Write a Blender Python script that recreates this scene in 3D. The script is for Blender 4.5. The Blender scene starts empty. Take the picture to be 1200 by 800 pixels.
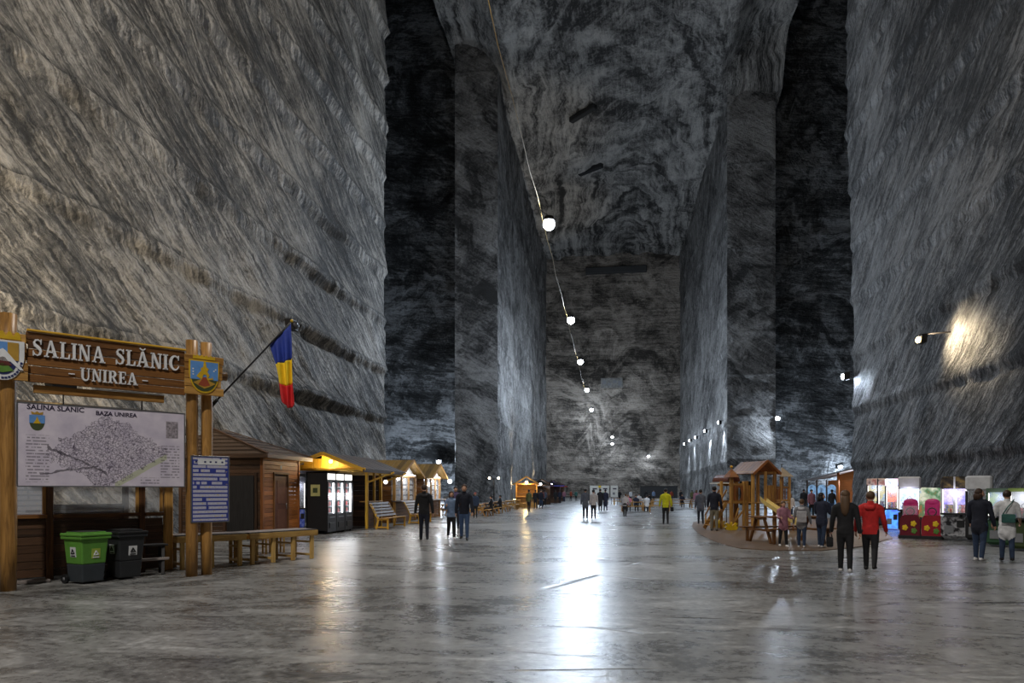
import bpy, bmesh, math, random
import numpy as np
from mathutils import Vector, Matrix, Euler

random.seed(7)
SC = bpy.context.scene
COL = SC.collection

# ------------------------------------------------------------------ camera
F = 800.0            # focal length in pixels of the 1200 x 800 frame
HOR = 575.0          # horizon row
CAMH = 1.6
TH = math.atan(115 / F)          # camera is turned left of the nave axis (+Y)
cam_d = bpy.data.cameras.new('camera')
cam_d.lens = 36 * F / 1200
cam_d.sensor_width = 36
cam_d.shift_y = (HOR - 400) / 1200
cam_d.clip_end = 600
cam = bpy.data.objects.new('camera', cam_d)
cam.location = (0, 0, CAMH)
cam.rotation_euler = (math.pi / 2, 0, TH)
COL.objects.link(cam)
SC.camera = cam

# ------------------------------------------------------------------ world, exposure
w = bpy.data.worlds.new('mine_dark')
SC.world = w
w.use_nodes = True
w.node_tree.nodes['Background'].inputs[0].default_value = (0.5, 0.55, 0.62, 1)
w.node_tree.nodes['Background'].inputs[1].default_value = 0.02
SC.view_settings.view_transform = 'Standard'
SC.view_settings.look = 'None'
SC.view_settings.gamma = 1
SC.view_settings.use_curve_mapping = False
SC.view_settings.exposure = 0.85
SC.cycles.use_denoising = True
SC.cycles.max_bounces = 8
SC.cycles.diffuse_bounces = 4
SC.cycles.glossy_bounces = 3
SC.cycles.transmission_bounces = 6
SC.cycles.transparent_max_bounces = 8
SC.cycles.caustics_reflective = False
SC.cycles.caustics_refractive = False
SC.cycles.sample_clamp_indirect = 4
LP = 1.0             # overall lamp power factor

# ------------------------------------------------------------------ where things stand
def at(px, py, Z):
    """point seen at a pixel, Z metres along the camera axis"""
    cx = (px - 600) / F * Z
    return Vector((cx * math.cos(TH) - Z * math.sin(TH), cx * math.sin(TH) + Z * math.cos(TH), CAMH - (py - HOR) / F * Z))

def G(px, py):
    """floor point"""
    p = at(px, py, CAMH * F / (py - HOR)); p.z = 0
    return p

def lat_at(px, lat, py=575):
    """point on the upright plane x = lat"""
    k = (px - 600) / F * math.cos(TH) - math.sin(TH)
    return at(px, py, lat / k)

# ------------------------------------------------------------------ mesh helpers
class MB:
    def __init__(s): s.v = []; s.f = []; s.mi = []; s.cur = 0
    def add(s, vs, fs):
        o = len(s.v); s.v += [tuple(v) for v in vs]; s.f += [tuple(i + o for i in f) for f in fs]; s.mi += [s.cur] * len(fs)
    def box(s, c, d, rot=None):
        c = Vector(c); hx, hy, hz = d[0] / 2, d[1] / 2, d[2] / 2
        P = [Vector((x, y, z)) for x in (-hx, hx) for y in (-hy, hy) for z in (-hz, hz)]
        if rot is not None:
            R = Euler(rot).to_matrix(); P = [R @ p for p in P]
        s.add([p + c for p in P], [(0, 1, 3, 2), (4, 6, 7, 5), (0, 4, 5, 1), (2, 3, 7, 6), (0, 2, 6, 4), (1, 5, 7, 3)]); return s
    def tube(s, pts, rad, n=8, cap=True, flat=1.0, up=None):
        pts = [Vector(p) for p in pts]; m = len(pts)
        if not isinstance(rad, (list, tuple)): rad = [rad] * m
        V = []
        prev = None
        for i, p in enumerate(pts):
            t = (pts[min(i + 1, m - 1)] - pts[max(i - 1, 0)]).normalized()
            a = up if up is not None else (Vector((0, 0, 1)) if abs(t.z) < .9 else Vector((0, 1, 0)))
            if prev is not None and up is None: a = prev
            b = t.cross(a).normalized(); a = b.cross(t).normalized(); prev = a
            r = rad[i]
            for k in range(n):
                q = 2 * math.pi * k / n
                V.append(p + b * (r * math.cos(q)) + a * (r * flat * math.sin(q)))
        Fc = []
        for i in range(m - 1):
            for k in range(n):
                k2 = (k + 1) % n
                Fc.append((i * n + k, i * n + k2, (i + 1) * n + k2, (i + 1) * n + k))
        if cap:
            Fc.append(tuple(range(n - 1, -1, -1))); Fc.append(tuple((m - 1) * n + k for k in range(n)))
        s.add(V, Fc); return s
    def prism(s, poly, d0, d1, M=None):
        """poly in (x, z), extruded along y from d0 to d1"""
        n = len(poly)
        V = [Vector((x, d0, z)) for x, z in poly] + [Vector((x, d1, z)) for x, z in poly]
        if M is not None: V = [M @ v for v in V]
        Fc = [tuple(range(n)), tuple(range(2 * n - 1, n - 1, -1))]
        for i in range(n):
            j = (i + 1) % n
            Fc.append((i, i + n, j + n, j))
        s.add(V, Fc); return s
    def ball(s, c, r, nu=10, nv=6):
        c = Vector(c); r = (r, r, r) if not isinstance(r, (tuple, list)) else r
        V = [c + Vector((0, 0, -r[2]))]; Fc = []
        for j in range(1, nv):
            a = -math.pi / 2 + math.pi * j / nv
            for k in range(nu):
                q = 2 * math.pi * k / nu
                V.append(c + Vector((r[0] * math.cos(a) * math.cos(q), r[1] * math.cos(a) * math.sin(q), r[2] * math.sin(a))))
        V.append(c + Vector((0, 0, r[2])))
        L = len(V) - 1
        for k in range(nu):
            k2 = (k + 1) % nu
            Fc.append((0, 1 + k2, 1 + k)); Fc.append((L, 1 + (nv - 2) * nu + k, 1 + (nv - 2) * nu + k2))
            for j in range(nv - 2):
                a = 1 + j * nu
                Fc.append((a + k, a + k2, a + nu + k2, a + nu + k))
        s.add(V, Fc); return s
    def mesh(s, name, smooth=False):
        me = bpy.data.meshes.new(name); me.from_pydata(s.v, [], s.f)
        bm = bmesh.new(); bm.from_mesh(me); bmesh.ops.recalc_face_normals(bm, faces=bm.faces); bm.to_mesh(me); bm.free()
        if max(s.mi, default=0) > 0: me.polygons.foreach_set('material_index', s.mi)
        if smooth: me.polygons.foreach_set('use_smooth', [True] * len(me.polygons))
        me.update(); return me

def link(name, data, parent=None, mat=None):
    o = bpy.data.objects.new(name, data); COL.objects.link(o)
    if parent is not None: o.parent = parent
    if mat is not None:
        data.materials.clear()
        for m in (mat if isinstance(mat, (list, tuple)) else [mat]): data.materials.append(m)
    return o

def part(name, parent, mb, mat, smooth=False):
    return link(name, mb.mesh(name, smooth), parent, mat)

def tag(o, label, cat, group=None, kind=None):
    if label: o['label'] = label
    if cat: o['category'] = cat
    if group: o['group'] = group
    if kind: o['kind'] = kind
    return o

def thing(name, label, cat, loc=(0, 0, 0), rz=0, group=None):
    o = bpy.data.objects.new(name, None); COL.objects.link(o)
    o.empty_display_size = .2
    o.location = loc; o.rotation_euler = (0, 0, rz)
    return tag(o, label, cat, group)

def dup(root, loc=None, rz=None, label=None, group=None):
    def cp(o, par):
        c = o.copy(); COL.objects.link(c); c.parent = par
        for ch in list(o.children): cp(ch, c)
        return c
    r = cp(root, None)
    if loc is not None: r.location = loc
    if rz is not None: r.rotation_euler = (0, 0, rz)
    if label: r['label'] = label
    if group: r['group'] = group
    return r

_box = {}
def pbox(name, parent, mat, c, d, rot=(0, 0, 0), bev=None):
    """a chamfered board as a part of its own; alike boards share their mesh"""
    if isinstance(mat, dict): mat = mat['xyz'[max(range(3), key=lambda i: d[i])]]
    b = min(d) * .12 if bev is None else bev
    key = (round(d[0], 3), round(d[1], 3), round(d[2], 3), round(b, 4), mat.name)
    me = _box.get(key)
    if me is None:
        mb = MB(); mb.box((0, 0, 0), d); me = mb.mesh(name)
        if b > 0:
            bm = bmesh.new(); bm.from_mesh(me)
            bmesh.ops.bevel(bm, geom=list(bm.edges), offset=b, segments=1, affect='EDGES'); bm.to_mesh(me); bm.free()
        me.materials.append(mat); _box[key] = me
    o = bpy.data.objects.new(name, me); COL.objects.link(o); o.parent = parent
    o.location = c; o.rotation_euler = rot
    return o

def ptube(name, parent, mat, p, q, r, n=10, r2=None, smooth=True):
    if isinstance(mat, dict): mat = mat['z']
    return part(name, parent, MB().tube([p, q], [r, r if r2 is None else r2], n), mat, smooth)

def pbar(name, parent, mat, p, q, w_, h_):
    """square timber from p to q"""
    p, q = Vector(p), Vector(q); d = q - p
    R = d.to_track_quat('X', 'Z').to_euler()
    return pbox(name, parent, mat, (p + q) / 2, (d.length, w_, h_), R)

# ------------------------------------------------------------------ procedural materials
class NX:
    """node math with ordinary operators"""
    def __init__(s, nt, sock): s.nt = nt; s.s = sock
    def _m(s, op, b=None, c=None, clamp=False):
        n = s.nt.nodes.new('ShaderNodeMath'); n.operation = op; n.use_clamp = clamp
        for i, x in enumerate((s, b, c)):
            if x is None: continue
            if isinstance(x, NX): s.nt.links.new(x.s, n.inputs[i])
            else: n.inputs[i].default_value = x
        return NX(s.nt, n.outputs[0])
    def __add__(s, b): return s._m('ADD', b)
    def __sub__(s, b): return s._m('SUBTRACT', b)
    def __mul__(s, b): return s._m('MULTIPLY', b)
    def __truediv__(s, b): return s._m('DIVIDE', b)
    def gt(s, b): return s._m('GREATER_THAN', b)
    def lt(s, b): return s._m('LESS_THAN', b)
    def fract(s): return s._m('FRACT')
    def abs(s): return s._m('ABSOLUTE')
    def floor(s): return s._m('FLOOR')
    def sin(s): return s._m('SINE')
    def clamp(s): return s._m('ADD', 0.0, clamp=True)
    def rng(s, a, b, lo=0.0, hi=1.0):
        n = s.nt.nodes.new('ShaderNodeMapRange'); s.nt.links.new(s.s, n.inputs[0])
        for i, x in enumerate((a, b, lo, hi)): n.inputs[1 + i].default_value = x
        return NX(s.nt, n.outputs[0])
    def between(s, a, b): return s.gt(a) * s.lt(b)

class Mat:
    """a principled material under construction"""
    def __init__(s, name, rough=.6, metal=0, spec=.5):
        s.m = bpy.data.materials.new(name); s.m.use_nodes = True; s.nt = s.m.node_tree
        s.b = s.nt.nodes['Principled BSDF']
        s.b.inputs['Roughness'].default_value = rough; s.b.inputs['Metallic'].default_value = metal
        s.b.inputs['Specular IOR Level'].default_value = spec
        s.tc = s.nt.nodes.new('ShaderNodeTexCoord')
    def xyz(s, out='Object'):
        n = s.nt.nodes.new('ShaderNodeSeparateXYZ'); s.nt.links.new(s.tc.outputs[out], n.inputs[0])
        return [NX(s.nt, n.outputs[i]) for i in range(3)]
    def vec(s, x, y, z=0.0):
        n = s.nt.nodes.new('ShaderNodeCombineXYZ')
        for i, v in enumerate((x, y, z)):
            if isinstance(v, NX): s.nt.links.new(v.s, n.inputs[i])
            else: n.inputs[i].default_value = v
        return n.outputs[0]
    def mapped(s, vec, scale=(1, 1, 1), rot=(0, 0, 0), loc=(0, 0, 0)):
        n = s.nt.nodes.new('ShaderNodeMapping'); s.nt.links.new(vec, n.inputs[0])
        n.inputs['Scale'].default_value = scale; n.inputs['Rotation'].default_value = rot; n.inputs['Location'].default_value = loc
        return n.outputs[0]
    def noise(s, vec, scale, detail=4, rough=.55, dist=0.0, color=False):
        n = s.nt.nodes.new('ShaderNodeTexNoise'); s.nt.links.new(vec, n.inputs['Vector'])
        n.inputs['Scale'].default_value = scale; n.inputs['Detail'].default_value = detail
        n.inputs['Roughness'].default_value = rough; n.inputs['Distortion'].default_value = dist
        return n.outputs['Color'] if color else NX(s.nt, n.outputs[0])
    def vor(s, vec, scale, feature='F1', out='Distance', rnd=1.0):
        n = s.nt.nodes.new('ShaderNodeTexVoronoi'); n.feature = feature; s.nt.links.new(vec, n.inputs['Vector'])
        n.inputs['Scale'].default_value = scale; n.inputs['Randomness'].default_value = rnd
        return n.outputs[out] if out == 'Color' else NX(s.nt, n.outputs[out])
    def wave(s, vec, scale, dist, detail=3, dscale=1.0):
        n = s.nt.nodes.new('ShaderNodeTexWave'); s.nt.links.new(vec, n.inputs['Vector'])
        n.inputs['Scale'].default_value = scale; n.inputs['Distortion'].default_value = dist
        n.inputs['Detail'].default_value = detail; n.inputs['Detail Scale'].default_value = dscale
        return NX(s.nt, n.outputs['Fac'])
    def ramp(s, fac, stops):
        n = s.nt.nodes.new('ShaderNodeValToRGB'); s.nt.links.new(fac.s, n.inputs[0])
        e = n.color_ramp.elements
        while len(e) < len(stops): e.new(.5)
        for i, (p, c) in enumerate(stops):
            e[i].position = p; e[i].color = (*c, 1) if len(c) == 3 else c
        return n.outputs[0]
    def mix(s, fac, a, b, mode='MIX'):
        n = s.nt.nodes.new('ShaderNodeMix'); n.data_type = 'RGBA'; n.blend_type = mode
        for sock, x in ((n.inputs[0], fac), (n.inputs[6], a), (n.inputs[7], b)):
            if isinstance(x, NX): s.nt.links.new(x.s, sock)
            elif isinstance(x, (int, float)): sock.default_value = x
            elif isinstance(x, (tuple, list)): sock.default_value = (*x, 1)
            else: s.nt.links.new(x, sock)
        return n.outputs[2]
    def rnd(s):
        n = s.nt.nodes.new('ShaderNodeObjectInfo'); return NX(s.nt, n.outputs['Random'])
    def color(s, sock): s.nt.links.new(sock, s.b.inputs['Base Color']); return s
    def rough(s, nx): s.nt.links.new(nx.s, s.b.inputs['Roughness']); return s
    def bump(s, nx, strength=.5, dist=.05):
        n = s.nt.nodes.new('ShaderNodeBump'); s.nt.links.new(nx.s, n.inputs['Height'])
        n.inputs['Strength'].default_value = strength; n.inputs['Distance'].default_value = dist
        s.nt.links.new(n.outputs[0], s.b.inputs['Normal']); return s
    def emit(s, sock, strength):
        if isinstance(sock, (tuple, list)): s.b.inputs['Emission Color'].default_value = (*sock, 1)
        else: s.nt.links.new(sock, s.b.inputs['Emission Color'])
        s.b.inputs['Emission Strength'].default_value = strength; return s

def srgb(*c):
    return tuple(((v / 255) / 12.92 if v / 255 <= .04045 else ((v / 255 + .055) / 1.055) ** 2.4) for v in c)

_plain = {}
def plain(name, col, rough=.6, metal=0, var=.12, scale=6, emit=0, spec=.4, alpha=None):
    """one colour with a little uneven tone"""
    if name in _plain: return _plain[name]
    a = Mat(name, rough, metal, spec)
    n = a.noise(a.tc.outputs['Object'], scale, 4)
    lo = tuple(max(0, c * (1 - var)) for c in col); hi = tuple(min(1, c * (1 + var)) for c in col)
    a.color(a.ramp(n, [(.3, lo), (.7, hi)]))
    if emit: a.emit(col, emit)
    _plain[name] = a.m
    return a.m

def wood(name, dark, light, rough=.55, grain=1.0):
    """timber with the grain along x, y or z"""
    r = {}
    for i, ax in enumerate('xyz'):
        a = Mat(f'{name}_{ax}', rough, 0, .4)
        sc = [9, 9, 9]; sc[i] = .7
        rn = a.rnd()
        v = a.mapped(a.tc.outputs['Object'], tuple(sc))
        off = a.nt.nodes.new('ShaderNodeVectorMath'); off.operation = 'ADD'
        a.nt.links.new(v, off.inputs[0]); a.nt.links.new(a.vec(rn * 37.0, rn * 11.0, rn * 23.0), off.inputs[1])
        g = a.noise(off.outputs[0], 2.2 * grain, 5, .6, 1.2)
        k = (g - .5) * 1.3 + .5 + (rn - .5) * .5
        mid = tuple((d + l) / 2 for d, l in zip(dark, light))
        a.color(a.ramp(k, [(.15, dark), (.5, mid), (.85, light)]))
        a.bump(g, .25, .01)
        r[ax] = a.m
    return r

def glassy(name, tint=(.9, .95, 1), rough=.03, alpha=.18):
    a = Mat(name, rough, 0, .6)
    a.b.inputs['Base Color'].default_value = (*tint, 1); a.b.inputs['Alpha'].default_value = alpha
    return a.m

W = {}
W['honey'] = wood('honey_wood', srgb(120, 78, 30), srgb(206, 158, 84))
W['pale'] = wood('pale_pine', srgb(150, 112, 52), srgb(222, 184, 112))
W['brown'] = wood('brown_wood', srgb(70, 42, 18), srgb(134, 88, 40))
W['dark'] = wood('dark_wood', srgb(40, 28, 19), srgb(92, 65, 45))
W['black'] = wood('black_wood', srgb(20, 19, 20), srgb(48, 46, 46))
W['log'] = wood('log_wood', srgb(92, 60, 24), srgb(190, 142, 78), .38)
W['orange'] = wood('orange_wood', srgb(112, 66, 28), srgb(180, 112, 56))
W['grey'] = wood('grey_wood', srgb(96, 88, 84), srgb(160, 150, 146))
W['yellow'] = wood('yellow_wood', srgb(160, 112, 20), srgb(226, 176, 56))
W['roof'] = wood('roof_boards', srgb(44, 36, 30), srgb(86, 70, 58))
W['olive'] = wood('olive_roof', srgb(86, 66, 30), srgb(150, 118, 58))
BLACK = plain('black_plastic', srgb(30, 31, 33), .45)
STEEL = plain('steel', srgb(140, 142, 146), .35, .8)
IRON = plain('dark_iron', srgb(34, 32, 32), .5, .4)
WHITE = plain('white_paint', srgb(222, 224, 226), .5)
GREYP = plain('grey_paint', srgb(120, 122, 126), .5)
GLASS = glassy('clear_glass')
def glow(name, col, s):
    if name in _plain: return _plain[name]
    a = Mat(name, .4); a.b.inputs['Base Color'].default_value = (*[min(1, c) for c in col], 1); a.emit(col, s)
    _plain[name] = a.m; return a.m

COOL = (.70, .83, 1.0)
WARM = (1.0, .80, .52)
def point_light(name, parent, loc, power, col=COOL, r=.15):
    d = bpy.data.lights.new(name, 'POINT'); d.energy = power * LP; d.color = col; d.shadow_soft_size = r
    o = bpy.data.objects.new(name, d); COL.objects.link(o); o.location = loc
    if parent is not None: o.parent = parent
    return o
def spot_light(name, parent, loc, direction, power, col=COOL, angle=70, blend=.6, r=.08):
    d = bpy.data.lights.new(name, 'SPOT'); d.energy = power * LP; d.color = col; d.shadow_soft_size = r
    d.spot_size = math.radians(angle); d.spot_blend = blend
    o = bpy.data.objects.new(name, d); COL.objects.link(o); o.location = loc
    o.rotation_euler = Vector(direction).to_track_quat('-Z', 'Y').to_euler()
    if parent is not None: o.parent = parent
    return o

def text_mesh(s, size, extrude=.0, align='CENTER', bold=0.0):
    cu = bpy.data.curves.new('lettering', 'FONT'); cu.body = s; cu.size = size; cu.extrude = extrude; cu.offset = bold
    cu.align_x = align; cu.resolution_u = 2
    o = bpy.data.objects.new('lettering', cu); COL.objects.link(o)
    dg = bpy.context.evaluated_depsgraph_get(); dg.update()
    me = bpy.data.meshes.new_from_object(o.evaluated_get(dg))
    bpy.data.objects.remove(o); bpy.data.curves.remove(cu)
    # text lies in x-y; stand it up so that it reads from -y
    me.transform(Matrix.Rotation(math.pi / 2, 4, 'X'))
    return me
def ptext(name, parent, mat, s, loc, size, extrude=.002, align='CENTER', bold=0.0, sx=1.0):
    me = text_mesh(s, size, extrude, align, bold); o = link(name, me, parent, mat); o.location = loc; o.scale = (sx, 1, 1)
    return o
# ================================================================== THE MINE
def hash2(ix, iy, seed):
    h = (ix.astype(np.int64) * 374761393 + iy.astype(np.int64) * 668265263 + seed * 1274126177) & 0xffffffff
    h = ((h ^ (h >> 13)) * 1274126177) & 0xffffffff
    h = (h ^ (h >> 16)) & 0xffffffff
    return h / 4294967295.0
def vnoise(x, y, seed=0):
    ix, iy = np.floor(x), np.floor(y); fx, fy = x - ix, y - iy
    fx, fy = fx * fx * (3 - 2 * fx), fy * fy * (3 - 2 * fy)
    a, b = hash2(ix, iy, seed), hash2(ix + 1, iy, seed)
    c, d = hash2(ix, iy + 1, seed), hash2(ix + 1, iy + 1, seed)
    return (a * (1 - fx) + b * fx) * (1 - fy) + (c * (1 - fx) + d * fx) * fy - .5
def fbm(x, y, seed=0, oct=4):
    s, a = 0, 1
    for i in range(oct):
        s = s + a * vnoise(x, y, seed + i); x, y, a = x * 2.03, y * 2.03, a * .5
    return s
def rotuv(u, v, deg):
    c, s = math.cos(math.radians(deg)), math.sin(math.radians(deg)); return u * c + v * s, -u * s + v * c

def grid_wall(name, o, U, V, Nn, lu, lv, ru, rv, disp, mat, fade=.35):
    """a rock face: o + u U + v V, relief along Nn"""
    nu, nv = max(2, int(lu / ru) + 1), max(2, int(lv / rv) + 1)
    u = np.linspace(0, lu, nu); v = np.linspace(0, lv, nv)
    uu, vv = np.meshgrid(u, v)
    d = disp(uu, vv)
    e = np.minimum(np.minimum(uu, lu - uu) / fade, 1); d = d * e
    o, U, V, Nn = [np.array(t, float) for t in (o, U, V, Nn)]
    P = o + uu[..., None] * U + vv[..., None] * V + d[..., None] * Nn
    idx = np.arange(nu * nv).reshape(nv, nu)
    q = np.stack([idx[:-1, :-1], idx[:-1, 1:], idx[1:, 1:], idx[1:, :-1]], -1).reshape(-1, 4)
    me = bpy.data.meshes.new(name); n = len(q)
    me.vertices.add(nu * nv); me.vertices.foreach_set('co', P.reshape(-1))
    me.loops.add(n * 4); me.loops.foreach_set('vertex_index', q.reshape(-1))
    me.polygons.add(n); me.polygons.foreach_set('loop_start', np.arange(n) * 4); me.polygons.foreach_set('loop_total', np.full(n, 4))
    me.polygons.foreach_set('use_smooth', np.ones(n, bool))
    me.update(calc_edges=True); me.validate()
    ob = link(name, me, None, mat); ob['kind'] = 'structure'
    return ob

def rock(name, uax, vax, hatch=55, hatch_amt=.6, fold_amt=.5, fold_freq=.5, fold_warp=9, dark=(.045, .044, .043), mid=(.17, .165, .16), light=(.42, .41, .395),
         ledge=3.3, ledge_amt=.5, bump=1.0, seed=0, fold_dir=(.3, 1.0), bias=0.0, gain=1.0, size=1.0, warp_scale=.05, arch=None):
    a = Mat(name, .62, 0, .35)
    c = a.xyz()
    u, v = c['xyz'.index(uax)], c['xyz'.index(vax)]
    P = a.vec(u + seed * 13.7, v + seed * 5.1, seed * 3.3)
    med = a.noise(P, .5 / size, 6, .7, 1.4)
    # tool marks: streaks running one way, bent and broken by large patches
    uw, vw_ = u + (med - .5) * .5, v + (med - .5) * .4
    Q = a.vec(uw + seed * 7.7, vw_ + seed * 3.1, seed * 3.3)
    h1 = a.noise(a.mapped(a.mapped(Q, rot=(0, 0, math.radians(hatch))), (.2 / size, 2.3 / size, 1)), 1.5, 6, .68, .4)
    h2 = a.noise(a.mapped(a.mapped(Q, rot=(0, 0, math.radians(hatch + 8))), (.9 / size, 9 / size, 1)), 1.2, 3, .6, .3)
    # folded salt layers: uneven strata read along a warped height
    wp = a.noise(P, warp_scale, 5, .58, 1.0)
    ph = (u * fold_dir[0] + v * fold_dir[1] + (wp - .5) * (2 * fold_warp)) * fold_freq
    if arch:      # strata bent into long concentric arches
        ex, ey = (u - arch[0]) * arch[2], (v - arch[1]) * arch[3]
        ph = ((ex * ex + ey * ey)._m('SQRT') + (wp - .5) * (2 * fold_warp)) * fold_freq
    st = a.noise(a.vec(ph, u * .03, v * .03), 1.0, 6, .72)
    blot = a.noise(P, .09, 4, .6, 1.5)
    vw = (v + (wp - .5) * 1.6) / ledge
    led = vw.fract().rng(.0, .05, 1, 0) * h1.rng(.40, .55)
    fine = a.noise(P, 5.5 / size, 4, .7, .6)
    k = (h1 - .5) * (1.9 * hatch_amt) + (h2 - .5) * (1.3 * hatch_amt) + (st - .5) * (2.3 * fold_amt) + (blot - .5) * 1.5 + (med - .5) * .8 + (fine - .5) * .8
    k = k * gain + (.47 + bias) - led * ledge_amt * .4 + vw.fract().rng(.05, .3, 1, 0) * vw.fract().gt(.05) * (blot - .35) * ledge_amt * .45
    a.color(a.ramp(k, [(.12, dark), (.42, mid), (.62, tuple((x + y) / 2 for x, y in zip(mid, light))), (.92, light)]))
    bh = h1 * (.9 * hatch_amt) + h2 * (.4 * hatch_amt) + st * (.8 * fold_amt) + med * .7
    a.bump(bh + fine * .35, bump, .4 * size)
    a.rough((k * -.25 + .72).clamp())
    return a.m

XL, XR = -15.5, 15.0        # near side walls
YL, YR = 45.5, 45.0         # where they end at the cross gallery
NXL, NXR = -15.5, 16.5      # nave walls
PYL, PYR = 93.8, 100.6      # pillar fronts
YB = 166.6                  # far wall
HC = 58.0

R_left = rock('salt_left', 'y', 'z', hatch=34, hatch_amt=1.0, fold_amt=.35, fold_freq=.4, fold_dir=(.5, 1), mid=(.105, .096, .083), light=(.35, .322, .28), dark=(.018, .017, .0155), gain=.95, ledge_amt=1.0, seed=1)
R_right = rock('salt_right', 'y', 'z', hatch=42, hatch_amt=.95, fold_amt=.3, fold_freq=.4, ledge=3.35, mid=(.085, .084, .083), light=(.25, .249, .245), dark=(.018, .018, .018), seed=2, bias=-.02)
R_navl = rock('salt_nave_left', 'y', 'z', hatch=60, hatch_amt=.8, fold_amt=.4, ledge=5.5, seed=3, size=1.8)
R_navr = rock('salt_nave_right', 'y', 'z', hatch=55, hatch_amt=.9, fold_amt=.4, ledge=5.5, seed=4, size=1.8)
R_back = rock('salt_back', 'x', 'z', hatch=0, hatch_amt=.5, fold_amt=.85, fold_freq=.35, fold_warp=14, warp_scale=.07, ledge=4.5, seed=5, dark=(.05, .043, .036), mid=(.20, .175, .148), light=(.52, .455, .39), size=1.8)
R_pil = rock('salt_pillar', 'x', 'z', hatch=30, hatch_amt=.4, fold_amt=1.0, fold_freq=.35, fold_warp=14, fold_dir=(.7, .7), ledge=6, seed=6, size=1.6)
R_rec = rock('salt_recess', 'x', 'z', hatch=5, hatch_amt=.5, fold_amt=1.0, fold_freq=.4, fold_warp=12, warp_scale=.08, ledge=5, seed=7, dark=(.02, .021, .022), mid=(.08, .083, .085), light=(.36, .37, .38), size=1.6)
R_ceil = rock('salt_ceiling', 'x', 'y', hatch=90, hatch_amt=.4, fold_amt=1.25, fold_freq=.42, fold_warp=8, warp_scale=.05, arch=(4.0, 176, 2.3, .42), ledge=90, ledge_amt=0, seed=8, mid=(.26, .252, .24), light=(.64, .62, .585), size=1.7)
R_plain = rock('salt_rear', 'y', 'z', hatch=50, seed=9)

def d_side(hdeg, seed, ledge, tilt, lip, sgn=1):
    def f(u, v):
        a, b = rotuv(u, v, hdeg)
        r = .28 * fbm(a * .12, b * .55, seed) + .10 * fbm(a * .5, b * 2.6, seed + 9, 3) + .35 * fbm(u * .12, v * .12, seed + 20, 3)
        w_ = v + .12 * vnoise(u * .15, v * .1, seed + 31)
        fr = (w_ / ledge) % 1.0
        rise = np.clip((fr - .86) / .14, 0, 1); amp = np.clip(.35 + 1.2 * vnoise(u * .09, v * .02, seed + 40), .3, 1)
        step = lip * amp * (np.exp(-fr * 5) * (fr < .86) + rise * rise * (3 - 2 * rise) * (fr >= .86)) - lip * .4 * amp * np.exp(-((fr - .84) / .05) ** 2)
        return r + step + tilt * v
    return f
RW = .16
grid_wall('wall_left', (XL, 12, 0), (0, 1, 0), (0, 0, 1), (1, 0, 0), YL - 12, 60, RW, RW * 1.1, d_side(-36, 11, 3.3, .008, .75), R_left)
grid_wall('wall_right', (XR, 20, 0), (0, 1, 0), (0, 0, 1), (-1, 0, 0), YR - 20, 60, RW, RW * 1.1, d_side(-44, 51, 3.35, .015, .55), R_right)
grid_wall('wall_rear_left', (XL, -40, 0), (0, 1, 0), (0, 0, 1), (1, 0, 0), 52, 60, .8, .8, d_side(-36, 11, 3.3, .008, .3), R_left)
grid_wall('wall_rear_right', (XR, -40, 0), (0, 1, 0), (0, 0, 1), (-1, 0, 0), 60, 60, .8, .8, d_side(-44, 51, 3.35, .015, .3), R_right)
grid_wall('wall_rear', (-30, -40, 0), (1, 0, 0), (0, 0, 1), (0, 1, 0), 60, 60, 1, 1, lambda u, v: .5 * fbm(u * .2, v * .2, 3), R_plain)
# gallery side of the near walls
grid_wall('wall_gallery_left', (-60, YL, 0), (1, 0, 0), (0, 0, 1), (0, 1, 0), 60 + XL, 80, 1.2, 1.2, lambda u, v: .4 * fbm(u * .2, v * .2, 5), R_plain)
grid_wall('wall_gallery_right', (XR, YR, 0), (1, 0, 0), (0, 0, 1), (0, 1, 0), 45, 80, 1.2, 1.2, lambda u, v: .4 * fbm(u * .2, v * .2, 6), R_plain)
grid_wall('wall_gallery_left_end', (-60, YL, 0), (0, 1, 0), (0, 0, 1), (1, 0, 0), 70, 80, 1.5, 1.5, lambda u, v: .5 * fbm(u * .2, v * .2, 7), R_plain)
grid_wall('wall_gallery_right_end', (60, YL, 0), (0, 1, 0), (0, 0, 1), (-1, 0, 0), 70, 80, 1.5, 1.5, lambda u, v: .5 * fbm(u * .2, v * .2, 8), R_plain)
# nave walls
grid_wall('wall_nave_left', (NXL, PYL, 0), (0, 1, 0), (0, 0, 1), (1, 0, 0), YB - PYL, 62, .4, .4, d_side(-60, 71, 5.5, .0, .3), R_navl)
grid_wall('wall_nave_right', (NXR, PYR, 0), (0, 1, 0), (0, 0, 1), (-1, 0, 0), YB - PYR, 62, .4, .4, d_side(-55, 81, 5.5, .0, .35), R_navr)
def d_fold(seed, amp, ledge):
    def f(u, v):
        n = fbm(u * .08, v * .10, seed, 3); s = np.sin((v * .55 + n * 16) * 1.0) * .16
        fr = (v / ledge) % 1.0
        return amp * (fbm(u * .15, v * .18, seed + 3, 4) + s) + .18 * np.exp(-fr * 8) + .1 * fbm(u * .8, v * .9, seed + 7, 3)
    return f
grid_wall('wall_back', (-18, YB, 0), (1, 0, 0), (0, 0, 1), (0, -1, 0), 37, 62, .35, .35, d_fold(91, .7, 4.5), R_back)
grid_wall('wall_pillar_left', (NXL - 6.1, PYL, 0), (1, 0, 0), (0, 0, 1), (0, -1, 0), 6.1, 68, .25, .25, d_fold(101, .6, 6), R_pil)
grid_wall('wall_pillar_right', (NXR, PYR, 0), (1, 0, 0), (0, 0, 1), (0, -1, 0), 6.6, 70, .25, .25, d_fold(111, .6, 6), R_pil)
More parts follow.
